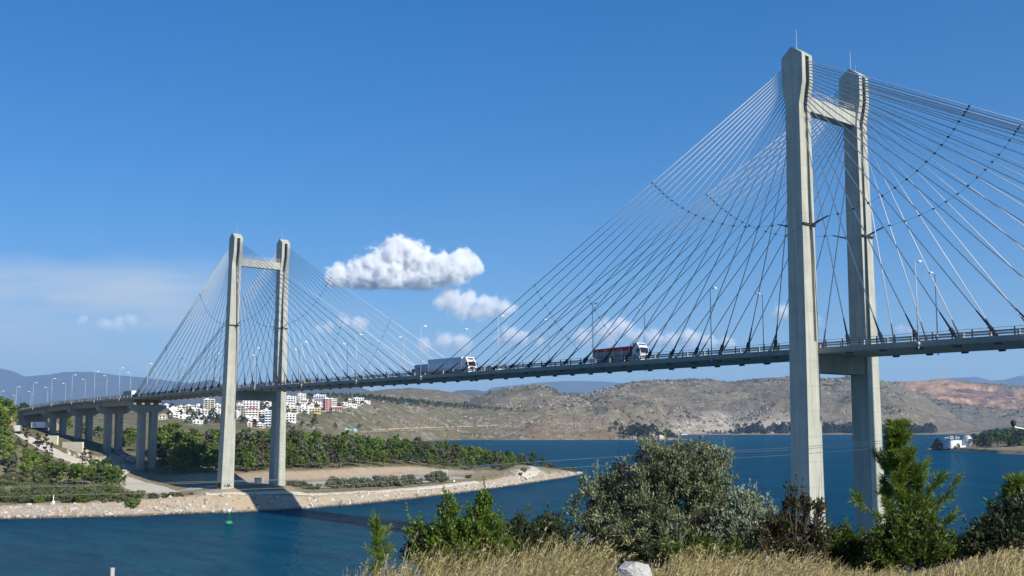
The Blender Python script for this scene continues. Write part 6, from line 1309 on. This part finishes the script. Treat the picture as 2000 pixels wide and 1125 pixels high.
# dry grass
M['straw'] = foliage('dry_grass_blades', (0.17, 0.125, 0.045), (0.68, 0.55, 0.27), .3, (0.11, 0.14, 0.035), 0, .6)
rg = np.random.default_rng(77)
topf = ip((560, 1122), (640, 1104), (700, 1080), (760, 1058), (830, 1050), (900, 1056), (960, 1050), (1050, 1030), (1110, 1032), (1160, 1052), (1200, 1082), (1260, 1088), (1310, 1062), (1370, 1055), (1450, 1064), (1530, 1068), (1610, 1078), (1650, 1104), (1800, 1112), (1870, 1094), (1950, 1068), (2060, 1066))
BQ = []; BT = []
def blades(n, prange, Drange, width, hs=1.0, top=None, lean=.5, head=.25):
    px = rg.uniform(*prange, n); D = rg.uniform(*Drange, n)
    for i in range(n):
        cl = fbm(np.array([px[i]*D[i]/F/.35]), np.array([D[i]/.4]), 3, 13)[0]
        if cl+.22 < rg.random()*.55-.1: continue
        b = np.array(FG.on(px[i], D[i], -.03)); t = top if top else topf(px[i]); hmax = zat(t+rg.exponential(13)-4-(0 if top else 44*max(0., float(fbm(np.array([px[i]/38.]), np.array([D[i]*.7]), 2, 19)[0]))), D[i])-b[2]
        H = min(hmax, 1.25)*hs*(rg.uniform(.55, 1.0) if rg.random() < .75 else rg.uniform(.3, .7))
        if H < .1: continue
        le = lean*(.3+rg.random()); ld = unit(RV*(.75+.5*rg.normal())+FV*.5*rg.normal()); w = width*(.6+.8*rg.random()); sd = unit(np.cross(UP, ld)+.4*rg.normal(size=3)) if rg.random() < .5 else unit(RV+.5*rg.normal(size=3)); tt = min(.85, .85*rg.random()) if rg.random() < .86 else .95
        prev = b; pw = w; ns = 4
        for k in range(1, ns+1):
            u = k/ns; c = b+UP*H*(u-.22*le*u**3)+ld*H*le*.85*u**2.1; cw = w*(1-u*.85); BQ.append(np.stack([prev-sd*pw/2, prev+sd*pw/2, c+sd*cw/2, c-sd*cw/2])); BT.append(tt); prev = c; pw = cw
        if rg.random() < head:
            e = unit(c-(b+UP*H*.6)+1e-6); P = c-e*.14*rg.random((9, 1)); d = unit(e+.5*rg.normal(size=(9, 3))); BQ.extend(list(leafquads(P, d, .035, .007, rg))); BT.extend([min(.85, tt+.2)]*9)
blades(900, (540, 660), (9, 12), .010, .9, None, .8, .5); blades(17000, (640, 2080), (8.6, 13.2), .012); blades(6500, (640, 2080), (7.2, 9.4), .011, .9); blades(700, (680, 2060), (9, 12), .012, 1.22, None, .9, .7)
blades(170, (430, 660), (8.5, 10.5), .008, 1.0, 1104, .9, .6); blades(50, (480, 600), (9, 10), .008, 1.0, 1096, .9, .8); blades(40, (44, 72), (8.6, 9.4), .008, 1, 1104, .5, 1.0)
blades(900, (1250, 2050), (13, 16), .009, .8); blades(26, (735, 800), (11, 12), .006, 1.1, 1042, .5, 1.0)
me = quadmesh('dry_grass', np.array(BQ), M['straw'], np.array(BT)); tag(link('dry_grass', me), kind='stuff')
# white boulder, white post
def boulder(name, label, px, py_top, wpx, hpx, D, seed, parent=None):
    import bmesh as _b
    bm = _b.new(); _b.ops.create_icosphere(bm, subdivisions=4, radius=1); rg2 = np.random.default_rng(seed); N = unit(rg2.normal(size=(11, 3))+np.array([0, 0, .1])); O_ = .45+.35*rg2.random(11)
    s = D/F; c = pt(px, D, zat(py_top+hpx*.62, D))
    for v in bm.verts:
        p = np.array(v.co); r = min([1.0]+[o/max(1e-6, float(p@q)) for q, o in zip(N, O_) if float(p@q) > .05]); q = p*r; j = .02*math.sin(q[0]*23+seed)*math.sin(q[1]*19)*math.sin(q[2]*27); v.co = Vector(q*(1+j))
    me = bpy.data.meshes.new(name); bm.to_mesh(me); bm.free(); o = link(name, me); o.location = c
    for v in me.vertices: v.co.z *= 1-.32*v.co.x; v.co.x *= 1.05; o.rotation_euler = (0, 0, YAW-math.pi/2); o.scale = (wpx*.62*s, wpx*.55*s, hpx*.8*s); return tag(o, label, 'rock')
n_ = NT('pale_rock'); a_ = n_.noise(2.2, 8, .65); b_ = n_.noise(9, 6, .7); n_.color(n_.mix(n_.rng(b_, .35, .65), n_.mix(n_.rng(a_, .35, .65), (.34, .32, .30), (.66, .65, .63)), (.50, .49, .47))); n_.bump(n_.math('ADD', a_, n_.math('MULTIPLY', b_, .4)), .8, .06); M['pale_rock'] = n_.m
r1 = boulder('rock', 'pale grey angular boulder in the dry grass at the bottom edge', 1237, 1093, 58, 52, 8.4, 4); r1.data.materials.append(M['pale_rock'])
for px, py, w, h, D, sd, lb in ((1497, 1088, 7, 9, 11, 5, 'small white stone at the edge of the dry grass under the rusty bush'), (1873, 1098, 9, 7, 10.5, 6, 'small pale stone below the dark bush at the right')):
    r2 = boulder('rock', lb, px, py, w, h, D, sd); r2.data.materials.append(M['pale_rock'])
D = 9.5; o = empty('marker_post', FG.on(208, D, -.1)); tag(o, 'pale concrete post top at the bottom edge against the water', 'post'); h = zat(1109, D)-o.location.z; m = MB(); m.box((0, 0, (h-.01)/2), (.034, .034, h-.01)); m.build('post', M['roof_grey'], o); m = MB(); m.box((0, 0, h), (.036, .036, .02)); m.build('cap', M['roof_grey'], o)
# ------------------------------------------------------------------ clouds (volumes far beyond the hills)
def cloud(label, cpx, cpy, lobes, dens, base=None, D=31000, nscale=2.6, namp=1.15, group=None, soft=.28, thick=1.0, fs=1.0):
    s = D/F; U = 40*s; c = pt(cpx, D, zat(cpy, D)); L = [((x-cpx)/40, (cpy-y)/40, r/40) for x, y, r in lobes]
    x0 = min(l[0]-l[2] for l in L)*1.0-.3; x1 = max(l[0]+l[2] for l in L)+.3; z0 = min(l[1]-l[2] for l in L)-.2; z1 = max(l[1]+l[2] for l in L)+.3
    if base is not None: z0 = max(z0, (cpy-base)/40-.15)
    yr = max(l[2] for l in L)*thick+.2; mb = MB(); mb.box(((x0+x1)/2, 0, (z0+z1)/2), (x1-x0, 2*yr, z1-z0))
    m = bpy.data.materials.new('cloud_vapour'); m.use_nodes = True; t = m.node_tree; t.nodes.clear(); o_ = t.nodes.new('ShaderNodeOutputMaterial'); pv = t.nodes.new('ShaderNodeVolumePrincipled'); t.links.new(pv.outputs[0], o_.inputs['Volume'])
    pv.inputs['Color'].default_value = (1, 1, 1, 1); pv.inputs['Anisotropy'].default_value = -.3
    n = NT.__new__(NT); n.m = m; n.t = t; n.tc = t.nodes.new('ShaderNodeTexCoord'); n.obj = n.tc.outputs['Object']; cur = None
    for x, z, r in L:
        d = t.nodes.new('ShaderNodeVectorMath'); d.operation = 'DISTANCE'; t.links.new(n.obj, d.inputs[0]); d.inputs[1].default_value = (x, .15*math.sin(x*7+z*3), z); q = n.rng(d.outputs['Value'], 0, r, 1, 0); cur = q if cur is None else n.math('MAXIMUM', cur, q)
    nz_ = n.noise(nscale, 9, .64, None, .3); v = n.math('ADD', cur, n.math('MULTIPLY', n.math('SUBTRACT', nz_, .5), namp)); v = n.math('MULTIPLY', n.rng(v, .26, .26+soft, 0, 1, True), n.rng(cur, 0.0, .12))
    if base is not None: zz = sep(n, n.obj, 2); v = n.math('MULTIPLY', v, n.rng(n.math('ADD', zz, n.math('MULTIPLY', nz_, .35)), (cpy-base)/40+.05, (cpy-base)/40+.6, 0, 1))
    v = n.math('MULTIPLY', v, dens); t.links.new(v, pv.inputs['Density'])
    o = mb.build('cloud', m); o.location = c; o.rotation_euler = (0, 0, YAW-math.pi/2); o.scale = (U, U, U); return tag(o, label, 'cloud', group)
cloud('large bright cumulus cloud with a flat grey base, left of the picture centre', 800, 520, [(786, 490, 44), (770, 505, 56), (742, 522, 58), (812, 514, 58), (858, 528, 52), (908, 505, 32), (895, 526, 48), (700, 538, 46), (660, 542, 40), (825, 540, 56), (765, 542, 58), (928, 520, 28), (720, 545, 50)], .022, 562, nscale=2.0, namp=1.4, soft=.4)
cloud('second brightest cloud, smaller, just below the large cumulus', 910, 595, [(880, 582, 37), (915, 584, 34), (860, 592, 24), (900, 598, 43), (950, 600, 40), (985, 604, 34), (935, 612, 37)], .006, 628, nscale=2.2, namp=1.7, soft=.6)
cloud('small pale cloud behind the stays above the red lorry', 1200, 648, [(1185, 650, 40), (1212, 640, 37), (1140, 662, 34), (1240, 660, 27)], .008, 678, nscale=2.2, namp=1.7, soft=.6)
cloud('pale cloud above the railing right of the red lorry', 1310, 664, [(1280, 662, 31), (1310, 668, 31), (1345, 664, 34), (1385, 668, 27), (1420, 672, 24)], .008, 684, nscale=2.2, namp=1.7, soft=.6)
cloud('small pale cloud in front of a lamp left of the red lorry', 1000, 660, [(995, 655, 31), (1015, 660, 27), (1050, 668, 21), (975, 668, 21)], .007, 678, nscale=2.2, namp=1.7, soft=.6)
cloud('round bright cloud just left of the tall near pylon', 1528, 616, [(1528, 612, 31), (1552, 622, 34), (1590, 632, 24)], .006, 640, nscale=2.2, namp=1.7, soft=.6)
cloud('faint cloud above the white semi-trailer truck', 870, 670, [(868, 668, 34), (900, 674, 34), (830, 676, 27)], .005, 690, nscale=2.2, namp=1.7, soft=.6)
cloud('small bright cloud low in the sky at the left', 235, 630, [(232, 624, 21), (258, 623, 21), (205, 632, 24), (235, 636, 24), (160, 622, 18)], .0022, 646, nscale=2.2, namp=1.7, soft=.6)
cloud('faint cloud beside the fan of the far pylon', 690, 630, [(672, 626, 24), (700, 632, 27), (640, 640, 21), (625, 645, 21)], .005, 652, nscale=2.2, namp=1.7, soft=.6)
cloud('small pale cloud low beyond the stays at the right', 1765, 645, [(1755, 645, 18), (1778, 648, 18)], .0045, 658, nscale=2.2, namp=1.7, soft=.6)
SC.cycles.volume_step_rate = 0.3; SC.cycles.volume_max_steps = 200
# ------------------------------------------------------------------ haze
n = bpy.data.materials.new('haze_air'); n.use_nodes = True; t = n.node_tree; t.nodes.clear(); o_ = t.nodes.new('ShaderNodeOutputMaterial'); pv = t.nodes.new('ShaderNodeVolumePrincipled'); t.links.new(pv.outputs[0], o_.inputs['Volume'])
HAZE = 5.0e-5
pv.inputs['Color'].default_value = (0.46, 0.70, 1.0, 1); pv.inputs['Density'].default_value = HAZE; pv.inputs['Anisotropy'].default_value = 0.2
lo = -1; hi = 100
for ob in SC.objects:
    if ob.type == 'MESH' and ob.get('kind') == 'structure' and len(ob.data.vertices):
        z = np.empty(len(ob.data.vertices)*3, np.float32); ob.data.vertices.foreach_get('co', z); lo = min(lo, float(z[2::3].min())); hi = max(hi, float(z[2::3].max()))
mb = MB(); mb.box((CX, CY, (lo-1+hi+15)/2), (51000, 51000, hi+16-lo)); tag(mb.build('haze', n), kind='stuff')
